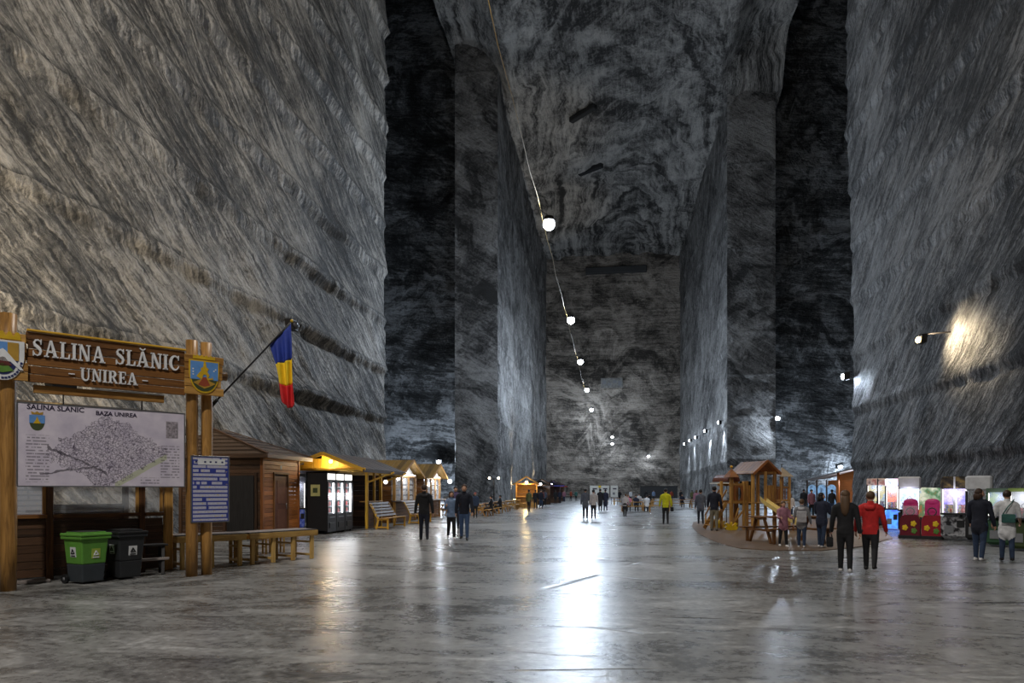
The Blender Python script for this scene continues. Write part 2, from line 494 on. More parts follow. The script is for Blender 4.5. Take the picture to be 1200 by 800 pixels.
grid_wall('wall_recess_left', (-60, 104, 0), (1, 0, 0), (0, 0, 1), (0, -1, 0), 42, 80, .4, .4, d_fold(121, .9, 5), R_rec)
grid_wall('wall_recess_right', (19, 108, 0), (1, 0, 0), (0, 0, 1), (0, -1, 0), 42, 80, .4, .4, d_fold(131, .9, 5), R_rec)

# ceiling of the nave with its dark cut grooves and the arched flare over the cross gallery
def build_ceiling():
    x0, x1, y0, y1, r = -22.5, 24.0, -40.0, YB + .5, .5
    xs = np.arange(x0, x1 + r, r); ys = np.arange(y0, y1 + r, r)
    X, Y = np.meshgrid(xs, ys)
    ax = np.abs(X - .5)
    h = HC + .8 - .9 * np.clip(ax / 15, 0, 1) ** 2
    n = fbm(X * .06, Y * .05, 201, 3)
    h = h + .5 * np.sin(X * .9 + n * 14) * .35 + .7 * fbm(X * .2, Y * .2, 205, 4) + .35 * fbm(X * 1.3, Y * .08, 209, 3)
    flare = np.clip((ax - 14.3) / 7.0, 0, 1) * np.clip((100.5 - Y) / 4, 0, 1)
    h = h + 6.5 * np.sin(flare * math.pi / 2)
    for gx, gw in ((-9.2, .35), (-6.3, .3), (7.5, .3), (-2.8, .2)):       # long saw cuts
        h = h + .35 * np.exp(-((X - gx - .25 * np.sin(Y * .05)) / gw) ** 2)
    P = np.stack([X, Y, h], -1); nv, nu = X.shape
    idx = np.arange(nu * nv).reshape(nv, nu)
    q = np.stack([idx[:-1, :-1], idx[1:, :-1], idx[1:, 1:], idx[:-1, 1:]], -1).reshape(-1, 4)
    me = bpy.data.meshes.new('ceiling'); me.from_pydata(P.reshape(-1, 3).tolist(), [], q.tolist())
    me.polygons.foreach_set('use_smooth', np.ones(len(q), bool))
    ob = link('ceiling', me, None, R_ceil); ob['kind'] = 'structure'
build_ceiling()
grid_wall('ceiling_gallery', (-60, -40, 80), (1, 0, 0), (0, 1, 0), (0, 0, -1), 120, 152, 3, 3, lambda u, v: .8 * fbm(u * .1, v * .1, 15), R_plain)
# dark slots cut across the ceiling and the beam at the top of the far wall
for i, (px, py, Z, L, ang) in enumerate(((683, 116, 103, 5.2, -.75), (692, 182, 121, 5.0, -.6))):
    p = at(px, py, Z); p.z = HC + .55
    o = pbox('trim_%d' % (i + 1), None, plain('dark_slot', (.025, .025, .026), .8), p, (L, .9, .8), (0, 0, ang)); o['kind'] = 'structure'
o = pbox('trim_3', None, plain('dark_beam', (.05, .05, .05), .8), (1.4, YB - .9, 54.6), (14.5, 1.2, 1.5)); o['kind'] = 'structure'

# floor: worn, damp polished salt
def floor_mat():
    a = Mat('salt_floor', .3, 0, .26)
    u, v, z = a.xyz()
    P = a.vec(u, v, 0.0)
    Pw = a.mapped(P, (.55, 1.0, 1), (0, 0, .25))
    big = a.noise(Pw, .22, 5, .6, 1.2)
    med = a.noise(Pw, 1.1, 6, .65, 1.6)
    fine = a.noise(P, 9, 5, .7)
    worn = a.noise(a.mapped(P, (.3, 1.3, 1), (0, 0, .35)), .9, 5, .6, 2.5)
    crack = a.vor(a.mapped(Pw, (.35, .5, 1)), .9, 'DISTANCE_TO_EDGE')
    cr = crack.rng(0, .012, 1, 0) * a.noise(P, .3, 2).rng(.5, .58)
    k = (big - .5) * 1.1 + (med - .5) * 1.3 + (fine - .5) * 1.1 + .5 - cr * .35 - worn.rng(.60, .68) * .22
    a.color(a.ramp(k, [(.14, (.05, .048, .045)), (.42, (.165, .162, .156)), (.62, (.27, .267, .26)), (.9, (.48, .478, .47))]))
    a.rough((big * .22 + med * .2 + fine * .12 + worn.rng(.58, .7) * .18 + .02).clamp())
    ripple = a.noise(a.mapped(P, (.8, 2.0, 1)), 1.5, 3, .5)
    a.bump(ripple * .22 + med * .32 + fine * .16 - cr * .8 - worn.rng(.60, .68) * .3, .45, .05)
    return a.m
grid_wall('floor', (-60, -40, 0), (1, 0, 0), (0, 1, 0), (0, 0, 1), 120, 212, 2, 2, lambda u, v: u * 0, floor_mat())
# ================================================================== LAMPS
BULB = glow('bulb_cool', (.85, .93, 1.0), 14)
BULBW = glow('bulb_warm', (1.0, .72, .3), 14)
LAT, LZ = -4.3, 20.5
# carrying cable along the nave
ca = MB(); ca.tube([(LAT - .35, -38, LZ + 1.0)] + [(LAT - .6 + .05 * math.sin(y), y, LZ + 1.05 - .15 * math.sin((y - 21) / 27.5 * math.pi) ** 2) for y in range(-30, 166, 4)], .022, 6)
tag(part('lamp_cable', None, ca, plain('ochre_rope', srgb(128, 106, 64), .7)), 'long ochre cable running along the nave above the hanging lamps', 'cable')
def hang_lamp(loc, power, label, col=COOL):
    t = thing('hanging_lamp', label, 'lamp', loc, 0, 'lamps hung along the nave')
    part('housing', t, MB().tube([(0, 0, .25), (0, 0, .55), (0, 0, .62)], [.42, .3, .1], 14), IRON)
    part('bulb', t, MB().ball((0, 0, 0), .42, 14, 8), BULB, True)
    ptube('hanger', t, IRON, (0, 0, .6), (-.58, 0, 1.0), .025, 6)
    point_light('lamp_light', t, (0, 0, -.62), power, col, .35)
for y, lab in ((-34, 'white hanging lamp far behind the viewpoint'), (-6, 'white hanging lamp high above the entrance floor'), (21, 'white hanging lamp high above the welcome sign'),
               (48.3, 'largest and highest of the bright white hanging lamps'), (75.8, 'second of the white hanging lamps below the brightest one'),
               (100.5, 'third white hanging lamp down the row before the dark far wall'), (128.5, 'fourth white hanging lamp down the row before the dark far wall'),
               (160, 'lowest in view of the row of white hanging lamps')):
    hang_lamp((LAT, y, LZ), {-34: 900, -6: 6000, 21: 3000, 48.3: 3800, 160: 1300}.get(y, 4200), lab, (1, .95, .88) if y < 30 else COOL)

def flood(name, loc, n, power, label, cat='lamp', col=COOL, bulb=None, group=None, size=.34, aim=None, angle=120, arm=.5):
    """a wall floodlight: bracket, hood and glowing face; n points away from the wall"""
    n = Vector(n).normalized(); rz = math.atan2(n.x, -n.y)
    t = thing(name, label, cat, loc, rz, group)
    pbar('arm', t, IRON, (0, arm, .3), (0, 0, .22), .06, .06)
    s = size
    part('hood', t, MB().prism([(-s * .7, -s * .5), (s * .7, -s * .5), (s * .9, s * .55), (-s * .9, s * .55)], .0, s * .8), IRON)
    part('bulb', t, MB().ball((0, -.03, 0), (s * .62, s * .3, s * .45), 12, 6), bulb or BULB, True)
    if power:
        d = Vector(aim) if aim is not None else Vector((0, -1, -.35))
        spot_light('lamp_light', t, (0, -.3 * s - .12, -.02), d, power, col, angle, .7, .1)
    return t
# warm floodlight on the right wall, with its arm along the ledge
p = lat_at(1077, XR - 1.5, 398)
flood('wall_floodlight', p, (-1, 0, 0), 900, 'warm yellow floodlight sticking out of the grey right wall', col=WARM, bulb=BULBW, size=.3, aim=(.0, -.5, -.6), arm=1.3)
spot_light('lamp_light', None, p + Vector((.35, -.1, .2)), (1, -.25, -.25), 700, WARM, 130, .8, .1).parent = None
p = lat_at(991, XR - .6, 440)
flood('wall_floodlight', p + Vector((0, .4, 0)), (-1, .2, 0), 1500, 'white floodlight at the far corner of the right wall', size=.4, aim=(0, -1, -.25), angle=150)
spot_light('lamp_light', None, p + Vector((.1, .4, -.2)), (1, -.6, -.5), 500, COOL, 140, .8, .1)
p = at(911, 490, 97); flood('wall_floodlight', p, (.1, -1, 0), 1600, 'white floodlight on the edge of the pillar right of the nave', size=.6, aim=(.15, -.45, -.85), angle=150)
point_light('lamp_light', None, p + Vector((.2, -1.0, -1.3)), 900, COOL, .2)
p = at(985, 547, 101); flood('wall_floodlight', p, (0, -1, 0), 0, 'small faint lamp low on the dark rock behind the arcade kiosk', size=.5)
point_light('lamp_light', None, p + Vector((0, -1.4, -.3)), 800, COOL, .2)
p = at(514, 541, 100); flood('wall_floodlight', p, (0, -1, 0), 0, 'small white lamp on the dark rock right of the wooden stalls', size=.5)
point_light('lamp_light', None, p + Vector((0, -1.4, -.3)), 2200, COOL, .2)
# row of wall washers on the right nave wall
for i, (px, py) in enumerate(((842, 495), (826, 505), (815, 512.5), (808, 516), (802, 520))):
    p = lat_at(px, NXR - .9, py)
    t = flood('wall_washer', p, (-1, 0, 0), 0, ('%s of the row of white wall lamps on the right nave wall' % ('nearest', 'second', 'third', 'fourth', 'farthest')[i]), group='wall lamps of the right nave wall', size=.5, arm=.9)
    spot_light('lamp_light', t, (0, .35, -.5), (0, .12, -1), 3200, COOL, 60, .7, .15)
    point_light('lamp_light', t, (0, -.7, 0), 120, COOL, .12)
# lamps on the far wall
for px, py, lab in ((717.5, 511, 'upper of two white lamps one above the other on the far wall'), (717.5, 519, 'lower of two white lamps one above the other on the far wall'), (760.5, 534, 'bright white lamp low on the right of the far wall')):
    p = at(px, py, 160); p.y = YB - 1.8
    flood('far_lamp', p, (0, -1, 0), 90, lab, size=.55, aim=(0, -1, -.5), angle=150, arm=1.4)
    point_light('lamp_light', None, p + Vector((0, -.4, -1.1)), 220, COOL, .15)
# small warm uplights at the foot of the left nave wall
for px, lab in ((603, 'warm uplight at the foot of the left nave wall by the lit kiosk'), (627, 'farther warm uplight at the foot of the left nave wall')):
    p = lat_at(px, NXL + .5); p.z = 0
    t = thing('wall_uplight', lab, 'lamp', p, 0)
    part('housing', t, MB().box((0, 0, .12), (.4, .4, .24)), IRON); part('bulb', t, MB().box((0, 0, .26), (.3, .3, .05)), BULBW)
    spot_light('lamp_light', t, (0, 0, .4), (-.05, 0, 1), 5000, WARM, 40, .7, .1)
# warm floodlights standing on the dark shelter's roof behind the sign, turned to the left wall
for i, (x, y, pw, lab) in enumerate(((-10.75, 12.0, 2600, 'warm floodlight on the shelter roof hidden behind the welcome sign'),)):
    flood('roof_floodlight', (x, y, 3.66), (-1, .3, 0), pw, lab, col=(1, .87, .68), bulb=BULBW, size=.3, arm=.1, aim=(0, -1, .9), angle=165)
p = lat_at(346, XL + .9, 381)
flood('wall_floodlight', p, (1, 0, 0), 0, 'dark floodlight housing on the left wall behind the flag', size=.42, bulb=plain('dark_lens', srgb(50, 50, 54), .2), arm=.8)
# ================================================================== LEFT FOREGROUND: SIGN, SHELTER, BINS, TABLES, HUT
class Frame:
    """an upright working plane: origin on the floor, x along it, -y towards the viewer"""
    def __init__(s, a, b):
        s.o = Vector((a.x, a.y, 0)); d = Vector((b.x - a.x, b.y - a.y, 0)); s.len = d.length
        s.rz = math.atan2(d.y, d.x); s.M = Matrix.Translation(s.o) @ Matrix.Rotation(s.rz, 4, 'Z'); s.I = s.M.inverted()
    def px(s, px, py, off=0.0):
        c = s.I @ Vector((0, 0, CAMH)); p = s.I @ at(px, py, 1.0); d = p - c
        k = (off - c.y) / d.y; q = c + d * k
        return q.x, q.z

# ---- carved wooden welcome sign
SG = Frame(G(8, 692), G(225, 675))
sign = thing('welcome_sign', 'big carved wooden welcome sign on log posts with white raised letters', 'sign', SG.o, SG.rz)
LOGM = W['log']['z']
def log_post(x, y, h, r, parent, name='post'):
    pts = [(x + random.uniform(-.008, .008), y + random.uniform(-.008, .008), h * i / 6) for i in range(7)]
    return part(name, parent, MB().tube(pts, [r * random.uniform(.96, 1.05) for _ in pts], 14), LOGM, True)
log_post(.02, 0, SG.px(12, 368)[1], .115, sign)
xr1 = SG.px(225, 675)[0]; xr2 = SG.px(240, 672, .12)[0]
log_post(xr1, 0, SG.px(225, 399)[1], .105, sign)
log_post(xr2 + .03, .12, SG.px(243, 402, .12)[1], .10, sign)
def log_beam(x0, x1, z, y, r):
    part('beam', sign, MB().tube([(x0 + (x1 - x0) * i / 5, y, z + random.uniform(-.006, .006)) for i in range(6)], r, 12), W['log']['x'], True)
xe = SG.px(266, 436, .05)[0]
log_beam(-.35, xe, 3.82, .08, .085)
log_beam(-.3, SG.px(232, 420)[0], 4.08, .08, .07)
x0, z0b = SG.px(31, 447.5, -.1); x1 = SG.px(217, 440, -.1)[0]; zt = SG.px(31, 388, -.1)[1]
npl = 6; ph = (zt - z0b) / npl
for i in range(npl):
    e0, e1 = random.uniform(-.02, .02), random.uniform(-.02, .02)
    pbox('plank', sign, W['brown'], ((x0 + x1) / 2 + e0, -.115 + (i % 2) * .012, z0b + ph * (i + .5)), (x1 - x0 + e1, .05, ph - .012))
pbox('top_strip', sign, W['yellow'], ((x0 + x1) / 2, -.13, zt + .018), (x1 - x0, .09, .03))
xa, xb = SG.px(39, 457, -.02)[0], SG.px(192, 468, -.02)[0]
pbox('lower_plank', sign, W['honey'], ((xa + xb) / 2, -.02, z0b - .09), (xb - xa, .05, .13))
pbox('white_strip', sign, WHITE, ((xa + xb) / 2 + .45, -.035, z0b - .012), (1.1, .02, .018))

def poly(parent, name, pts, y0, y1, mat): return part(name, parent, MB().prism(pts, y0, y1), mat)
def shield(w_, h, n=8, flat=.5):
    """shield outline round (0,0): straight top, pointed foot"""
    P = [(-w_, h), (w_, h), (w_, h * (1 - 2 * flat))]
    for i in range(1, n):
        t = i / n; P.append((w_ * math.cos(t * math.pi / 2) ** .9, h * (1 - 2 * flat) - (h * (2 - 2 * flat)) * math.sin(t * math.pi / 2)))
    P.append((0, -h))
    return P + [(-x, z) for x, z in P[-2:1:-1]]
GOLD = plain('gold_paint', srgb(206, 168, 40), .4)
BLUE = plain('sky_blue_paint', srgb(96, 146, 208), .5)
NAVY = plain('navy_paint', srgb(38, 46, 96), .5)
GREEN = plain('leaf_green_paint', srgb(96, 138, 58), .5)
DKGRN = plain('forest_green_paint', srgb(64, 74, 44), .6)
BRICK = plain('earth_red_paint', srgb(150, 70, 44), .6)
MAROON = plain('maroon_paint', srgb(90, 40, 34), .6)
OCHRE = plain('ochre_paint', srgb(176, 138, 52), .6)
def crest_board(px0, px1, py0, py1, nb):
    xa, za = SG.px(px0, py0, -.16); xb, zb = SG.px(px1, py1, -.16)
    hh = (za - zb) / nb
    for i in range(nb):
        e = random.uniform(-.03, .03)
        pbox('crest_plank', sign, W['honey'], ((xa + xb) / 2 + e * .5, -.17, zb + hh * (i + .5)), (xb - xa + e, .045, hh - .008))
    return (xa + xb) / 2, (za + zb) / 2, (xb - xa), (za - zb)
# right crest: gold-edged blue shield
cx, cz, cw, ch = crest_board(216, 260, 414, 465, 5)
def sub(dx, dz, P): return [(dx + x, dz + z) for x, z in P]
c1 = poly(sign, 'crest_shield', sub(cx - .0, cz - .03, shield(cw * .40, ch * .41, flat=.36)), -.212, -.194, GOLD)
c1['label'] = 'gold-edged blue crest shield with a golden figure over a red hill'
poly(c1, 'sky_field', sub(cx, cz - .025, [(-cw * .365, ch * .37), (cw * .365, ch * .37), (cw * .365, -ch * .08), (-cw * .365, -ch * .08)]), -.219, -.211, BLUE)
low = [p for p in shield(cw * .365, ch * .37, flat=.36) if p[1] < 0]
poly(c1, 'green_field', sub(cx, cz - .028, [(-cw * .365, -ch * .06)] + [(cw * .365, -ch * .06)] + low), -.218, -.211, DKGRN)
poly(c1, 'hill', sub(cx, cz, [(-cw * .3, -ch * .2), (-cw * .12, -ch * .12), (-cw * .03, -ch * .06), (cw * .04, -ch * .06), (cw * .14, -ch * .14), (cw * .3, -ch * .2), (cw * .1, -ch * .3), (0, -ch * .34), (-cw * .12, -ch * .29)]), -.225, -.217, OCHRE)
poly(c1, 'hill_core', sub(cx, cz, [(-cw * .17, -ch * .25), (-cw * .03, -ch * .05), (cw * .04, -ch * .05), (cw * .15, -ch * .25), (0, -ch * .29)]), -.229, -.223, BRICK)
poly(c1, 'figure', sub(cx, cz + .05, [(-.01, .2), (.02, .2), (.035, .1), (.075, .07), (.05, .02), (.09, -.05), (.06, -.1), (.14, -.1), (.13, -.06), (.16, -.12), (.05, -.14), (.03, -.04), (-.02, -.04), (-.05, -.13), (-.1, -.11), (-.14, -.08), (-.1, -.02), (-.06, .03), (-.07, .07), (-.025, .1)]), -.228, -.218, GOLD)
for k, (dx, dz) in enumerate(((-.2, .1), (-.2, .05), (-.2, .0), (.2, .12), (.17, .09))):
    poly(c1, 'white_dot', sub(cx + dx, cz + dz, [(-.012, -.012), (.012, -.012), (.012, .012), (-.012, .012)]), -.224, -.217, WHITE)
cr = [(-.2, 0)]
for k in range(5): cr += [(-.2 + .08 * k + .01, .075), (-.2 + .08 * k + .04, .045), (-.2 + .08 * k + .07, .075)]
poly(sign, 'gold_crown', sub(cx, cz + ch * .40, cr + [(.2, 0)]), -.205, -.194, GOLD)
# left crest: white ring shield with mountain and tunnel, gold crown
cx, cz, cw, ch = crest_board(-27, 31, 385, 447, 5)
c2 = poly(sign, 'crest_shield', sub(cx, cz - .07, shield(cw * .45, ch * .42, flat=.34)), -.212, -.194, WHITE)
c2['label'] = 'white-ringed crest shield with mountain, tunnel and green hill'
poly(c2, 'blue_field', sub(cx, cz - .045, shield(cw * .33, ch * .34, flat=.34)), -.218, -.211, NAVY)
poly(c2, 'sky_field', sub(cx, cz - .03, [(-cw * .33, 0), (cw * .1, 0), (cw * .1, ch * .325), (-cw * .33, ch * .325)]), -.222, -.217, BLUE)
poly(c2, 'gold_field', sub(cx, cz - .03, [(cw * .1, -.03), (cw * .33, -.04), (cw * .33, ch * .325), (cw * .1, ch * .325)]), -.222, -.217, OCHRE)
poly(c2, 'mountain', sub(cx, cz - .05, [(-.3, -.12), (-.03, .14), (.0, .16), (.04, .13), (.27, -.16), (.22, -.16), (.1, -.04), (-.12, -.03), (-.2, -.12)]), -.228, -.221, WHITE)
poly(c2, 'tunnel', sub(cx, cz - .06, [(-.14, -.08), (-.02, .03), (.0, .04), (.03, .03), (.12, -.09), (0, -.11)]), -.228, -.221, MAROON)
poly(c2, 'hill', sub(cx, cz - .2, [(-.16, -.04), (-.1, .05), (0, .08), (.08, .04), (.14, -.03), (0, -.07)]), -.228, -.217, GREEN)
for k in range(9):     # dark lettering-like marks round the white ring
    t = math.radians(-10 - k * 10)
    q = MB(); q.box((cx + cw * .39 * math.cos(t), -.216, cz - .05 + ch * .40 * math.sin(t) * 1.0), (.03, .01, .035), (0, -t, 0))
    part('ring_mark', c2, q, NAVY)
cr = [(-.24, 0)]
for k in range(5): cr += [(-.25 + .1 * k, .06), (-.25 + .1 * k + .02, .12), (-.25 + .1 * k + .06, .12), (-.25 + .1 * k + .08, .06)]
poly(sign, 'gold_crown', sub(cx, cz + ch * .355, cr + [(.24, 0)]), -.205, -.194, GOLD)

# raised serif letters
def ribbon(pts, wd):
    """outline of a stroke of changing width"""
    L, R = [], []
    for i, p in enumerate(pts):
        a, b = Vector(pts[max(i - 1, 0)]), Vector(pts[min(i + 1, len(pts) - 1)])
        t = (b - a).normalized(); n = Vector((-t.y, t.x)); w_ = wd[i] / 2
        L.append((p[0] + n.x * w_, p[1] + n.y * w_)); R.append((p[0] - n.x * w_, p[1] - n.y * w_))
    return [[L[i], L[i + 1], R[i + 1], R[i]] for i in range(len(pts) - 1)]
def rect(a, b, c, d): return [[(a, b), (c, b), (c, d), (a, d)]]
def quad(a, b, c, d): return [[a, b, c, d]]
def arc(cx, cy, rx, ry, a0, a1, n=9): return [(cx + rx * math.cos(math.radians(a0 + (a1 - a0) * i / n)), cy + ry * math.sin(math.radians(a0 + (a1 - a0) * i / n))) for i in range(n + 1)]
SE = .075
def glyph(ch):
    if ch == 'I': return .36, rect(.09, 0, .27, 1) + rect(0, 0, .36, SE) + rect(0, 1 - SE, .36, 1)
    if ch == 'L': return .66, rect(.09, 0, .27, 1) + rect(0, 1 - SE, .38, 1) + rect(0, 0, .62, SE) + quad((.5, 0), (.64, 0), (.66, .3), (.6, .3))
    if ch == 'E': return .68, rect(.09, 0, .27, 1) + rect(0, 0, .6, SE) + rect(0, 1 - SE, .6, 1) + rect(.27, .47, .48, .55) + quad((.52, 0), (.62, 0), (.66, .28), (.6, .28)) + quad((.52, 1), (.6, .72), (.64, .72), (.62, 1)) + rect(.45, .38, .5, .64)
    if ch == 'N': return .84, rect(.1, 0, .19, 1) + rect(.66, 0, .75, 1) + quad((.05, 1), (.26, 1), (.75, 0), (.56, 0)) + rect(0, 0, .29, SE) + rect(0, 1 - SE, .2, 1) + rect(.55, 1 - SE, .84, 1)
    if ch == 'U':
        b = arc(.42, .32, .25, .28, 180, 360); n = len(b)
        return .84, rect(.08, .32, .27, 1) + rect(.63, .32, .72, 1) + rect(0, 1 - SE, .36, 1) + rect(.53, 1 - SE, .82, 1) + ribbon(b, [.18 - .1 * i / n for i in range(n)])
    if ch in 'AĂ':
        g = quad((.36, 1), (.5, 1), (.86, 0), (.63, 0)) + quad((.36, 1), (.44, .9), (.18, 0), (.08, 0)) + rect(.22, .27, .66, .35) + rect(0, 0, .3, SE) + rect(.53, 0, .92, SE)
        if ch == 'Ă': b = arc(.42, 1.26, .2, .16, 195, 345); g += ribbon(b, [.07] * len(b))
        return .92, g
    if ch == 'R':
        b = arc(.36, .74, .24, .22, 90, -90); n = len(b)
        return .8, rect(.09, 0, .27, 1) + rect(0, 0, .38, SE) + rect(0, 1 - SE, .36, 1) + rect(.27, .48, .38, .55) + ribbon(b, [.08 + .12 * math.sin(i / (n - 1) * math.pi) for i in range(n)]) + quad((.3, .5), (.48, .5), (.82, 0), (.6, 0))
    if ch == 'S':
        P = [(.56, .74), (.5, .88), (.36, .955), (.2, .92), (.12, .78), (.17, .65), (.32, .55), (.47, .44), (.54, .29), (.48, .12), (.32, .045), (.16, .09), (.07, .26)]
        return .66, ribbon(P, [.05, .07, .08, .1, .14, .18, .2, .19, .16, .12, .08, .07, .05]) + rect(.53, .7, .59, 1) + rect(.04, 0, .1, .3)
    if ch == 'C':
        b = arc(.44, .5, .33, .455, 40, 320, 16); n = len(b)
        return .8, ribbon(b, [.07 + .13 * math.sin(i / (n - 1) * math.pi) ** 2 for i in range(n)]) + rect(.68, .7, .74, 1) + quad((.66, .2), (.72, .2), (.76, .3), (.72, .32))
    return .4, []
LETTER = plain('letter_white', srgb(226, 226, 228), .45)
def write(s, xs, xe, zb, h):
    adv = [(glyph(c)[0] + .1) for c in s]; tot = sum(adv) - .1; k = (xe - xs) / tot; x = xs
    for c, a in zip(s, adv):
        g = glyph(c)[1]
        if g:
            mb = MB()
            for P in g: mb.prism([(x + p[0] * k, zb + p[1] * h) for p in P], -.185, -.14)
            part('letter', sign, mb, LETTER)
        x += a * k
def line(s, pl, pr, top):
    xs, zb = SG.px(*pl, -.15); xe, zb2 = SG.px(*pr, -.15); zt_ = SG.px(pl[0], top, -.15)[1]
    write(s, xs, xe, (zb + zb2) / 2, zt_ - zb)
line('SALINA', (37.5, 417), (123, 425.5), 397)
line('SLĂNIC', (135, 427), (210, 434.5), 408.5)
line('UNIREA', (94, 446), (161, 451.5), 431)
for px in (84, 170):
    xs, zs = SG.px(px, 438 if px < 100 else 446, -.15); pbox('dash', sign, LETTER, (xs, -.15, zs), (.09, .02, .018))

# ---- map board hung between the posts
def map_mat(w_, h):
    a = Mat('town_map_print', .35, 0, .4)
    x, y, z = a.xyz(); u, v = x / w_, z / h          # 0..1
    P = a.vec(u * 2.2, v * 1.2)
    wob = a.noise(P, 3, 3); wob2 = a.noise(P, 9, 3)
    p = (u - .50) + (wob - .5) * .22; q = (v - .44) + (wob2 - .5) * .25
    d1 = (p * .72 + q * .62).abs(); d2 = (p * -.75 + q * .55).abs()
    town = d1.lt(.31) * d2.lt(.27)
    e = a.vor(a.mapped(P, (1, 1.25, 1), (0, 0, .6)), 22, 'DISTANCE_TO_EDGE').lt(.055)
    e2 = a.vor(a.mapped(P, (1.3, .8, 1), (0, 0, -.3)), 13, 'DISTANCE_TO_EDGE').lt(.035)
    sp = a.noise(P, 40, 3).gt(.58)
    ink = town * (e * .75 + e2 * .6 + sp * .5).clamp()
    road = ((v - .62 + u * .9 + (wob2 - .5) * .12).abs().lt(.012) * u.between(.16, .5) + (v - .1 - u * .35 + (wob - .5) * .15).abs().lt(.010) * u.between(.12, .45)).clamp()
    # text columns: broken lines
    ln = (v * 26).fract().lt(.42); br = a.noise(a.vec(u * 60, (v * 26).floor() * 7.3), 1, 2).gt(.46)
    col1 = u.between(.045, .17 ) * v.between(.05, .62); col2 = u.between(.84, .965) * v.between(.12, .55); col3 = u.between(.71, .83) * v.between(.04, .12)
    txt = ((col1 + col2 + col3).clamp()) * ln * br
    river = ((u * .62 + v * -.52 - .335 + (wob - .5) * .03).abs().lt(.02)) * u.between(.55, .88)
    base = a.ramp(a.noise(P, 4, 4), [(.3, srgb(196, 188, 206)), (.7, srgb(224, 216, 228))])
    c = a.mix(river * .6, base, srgb(176, 186, 130))
    c = a.mix(ink * .92, c, srgb(72, 62, 84))
    c = a.mix(road * .75, c, srgb(60, 54, 64))
    c = a.mix(txt * .62, c, srgb(70, 62, 76))
    a.color(c); return a.m
xa, zb_ = SG.px(20, 569.5, -.1); xb, _ = SG.px(216, 570, -.1); zt_ = SG.px(22, 471, -.1)[1]
MW, MH = xb - xa, zt_ - zb_
mapb = thing('town_map', 'wide lilac-white printed town map hung between the sign posts', 'map', SG.M @ Vector((xa, -.1, zb_)), SG.rz)
part('print', mapb, MB().box((MW / 2, 0, MH / 2), (MW, .02, MH)), map_mat(MW, MH))
for c, d in (((MW / 2, -.004, MH), (MW, .03, .018)), ((MW / 2, -.004, 0), (MW, .03, .018)), ((0, -.004, MH / 2), (.018, .03, MH)), ((MW, -.004, MH / 2), (.018, .03, MH))):
    pbox('edge_frame', mapb, STEEL, c, d)
for x in (.25 * MW, .72 * MW): pbox('hanger', mapb, IRON, (x, .02, MH + .08), (.02, .02, .2))
INK = plain('print_ink', srgb(40, 30, 56), .5)
ptext('title', mapb, INK, 'SALINA SLANIC', (.05 * MW, -.0125, MH * .925), .115, .001, 'LEFT', .003, 1.0)
ptext('title', mapb, INK, 'BAZA UNIREA', (.56 * MW, -.0125, MH * .905), .10, .001, 'CENTER', .003)
def mini_crest(par, x, z, s, y):
    poly(par, 'printed_crest', sub(x, z, shield(s, s * 1.2, flat=.36)), y, y + .004, DKGRN)
    poly(par, 'printed_crest', sub(x, z + s * .45, [(-s, -s * .5), (s, -s * .5), (s, s * .75), (-s, s * .75)]), y - .003, y, BLUE)
    poly(par, 'printed_crest', sub(x, z + s * .4, [(-s * .5, -s * .5), (s * .5, -s * .5), (s * .2, 0), (0, s * .6), (-s * .2, 0)]), y - .006, y - .003, GOLD)
    poly(par, 'printed_crest', sub(x, z + s * 1.3, [(-s * .7, 0), (-s * .8, s * .45), (-s * .3, s * .25), (0, s * .5), (s * .3, s * .25), (s * .8, s * .45), (s * .7, 0)]), y - .003, y, OCHRE)
mini_crest(mapb, .105 * MW, MH * .765, .105, -.0135)
poly(mapb, 'printed_photo', sub(.915 * MW, MH * .76, [(-.1, -.14), (.1, -.14), (.1, .16), (-.1, .16)]), -.014, -.01, plain('grey_lilac_print', srgb(150, 142, 150), .5, var=.5, scale=30))

# ---- blue programme board on the right posts
def notice_mat(w_, h, base, light, rows, nm):
    a = Mat(nm, .3, 0, .5)
    x, y, z = a.xyz(); u, v = x / w_ + .5, z / h
    row = (v * rows).floor(); f = (v * rows).fract()
    rn = a.noise(a.vec(row * 5.31, 2.0), 1, 0)
    blk = f.between(.18, .82) * ((a.noise(a.vec(u * 5 + row * 9.1, row * 3.7), 1, 1)).gt(.38))
    txt = a.noise(a.vec(u * 40, v * rows * 5), 1, 3).gt(.6) * f.between(.3, .7)
    c = a.mix(blk * .85, base, light)
    c = a.mix(txt * .7, c, srgb(60, 58, 80))
    yl = a.noise(a.vec(u * 9 + 3.0, v * 18), 1, 1).gt(.68) * f.between(.2, .8)
    c = a.mix(yl * .8, c, srgb(214, 190, 90))
    c = a.mix(u.between(.04, .96) * v.between(.02, .98) * -1.0 + 1.0, c, base)
    a.color(c); return a.m
IB = Frame(G(226, 674.5), G(262, 671.5))
xa, za = IB.px(224, 612, -.16); xb, zc = IB.px(268, 611, -.16); zt_ = IB.px(225, 534, -.16)[1]
ib = thing('programme_board', 'blue and white printed information board fixed to the right sign posts', 'notice board', IB.M @ Vector(((xa + xb) / 2, -.16, za)), IB.rz)
iw, ih = xb - xa, zt_ - za
part('print', ib, MB().box((0, 0, ih / 2), (iw, .02, ih)), notice_mat(iw, ih, srgb(58, 70, 150), srgb(206, 204, 216), 16, 'programme_print'))
for c, d in (((0, 0, ih), (iw + .02, .035, .02)), ((0, 0, 0), (iw + .02, .035, .02)), ((-iw / 2, 0, ih / 2), (.02, .035, ih)), ((iw / 2, 0, ih / 2), (.02, .035, ih))):
    pbox('edge_frame', ib, STEEL, c, d)
pbox('header', ib, WHITE, (.02, -.0125, ih * .915), (iw * .72, .005, ih * .085), bev=0)
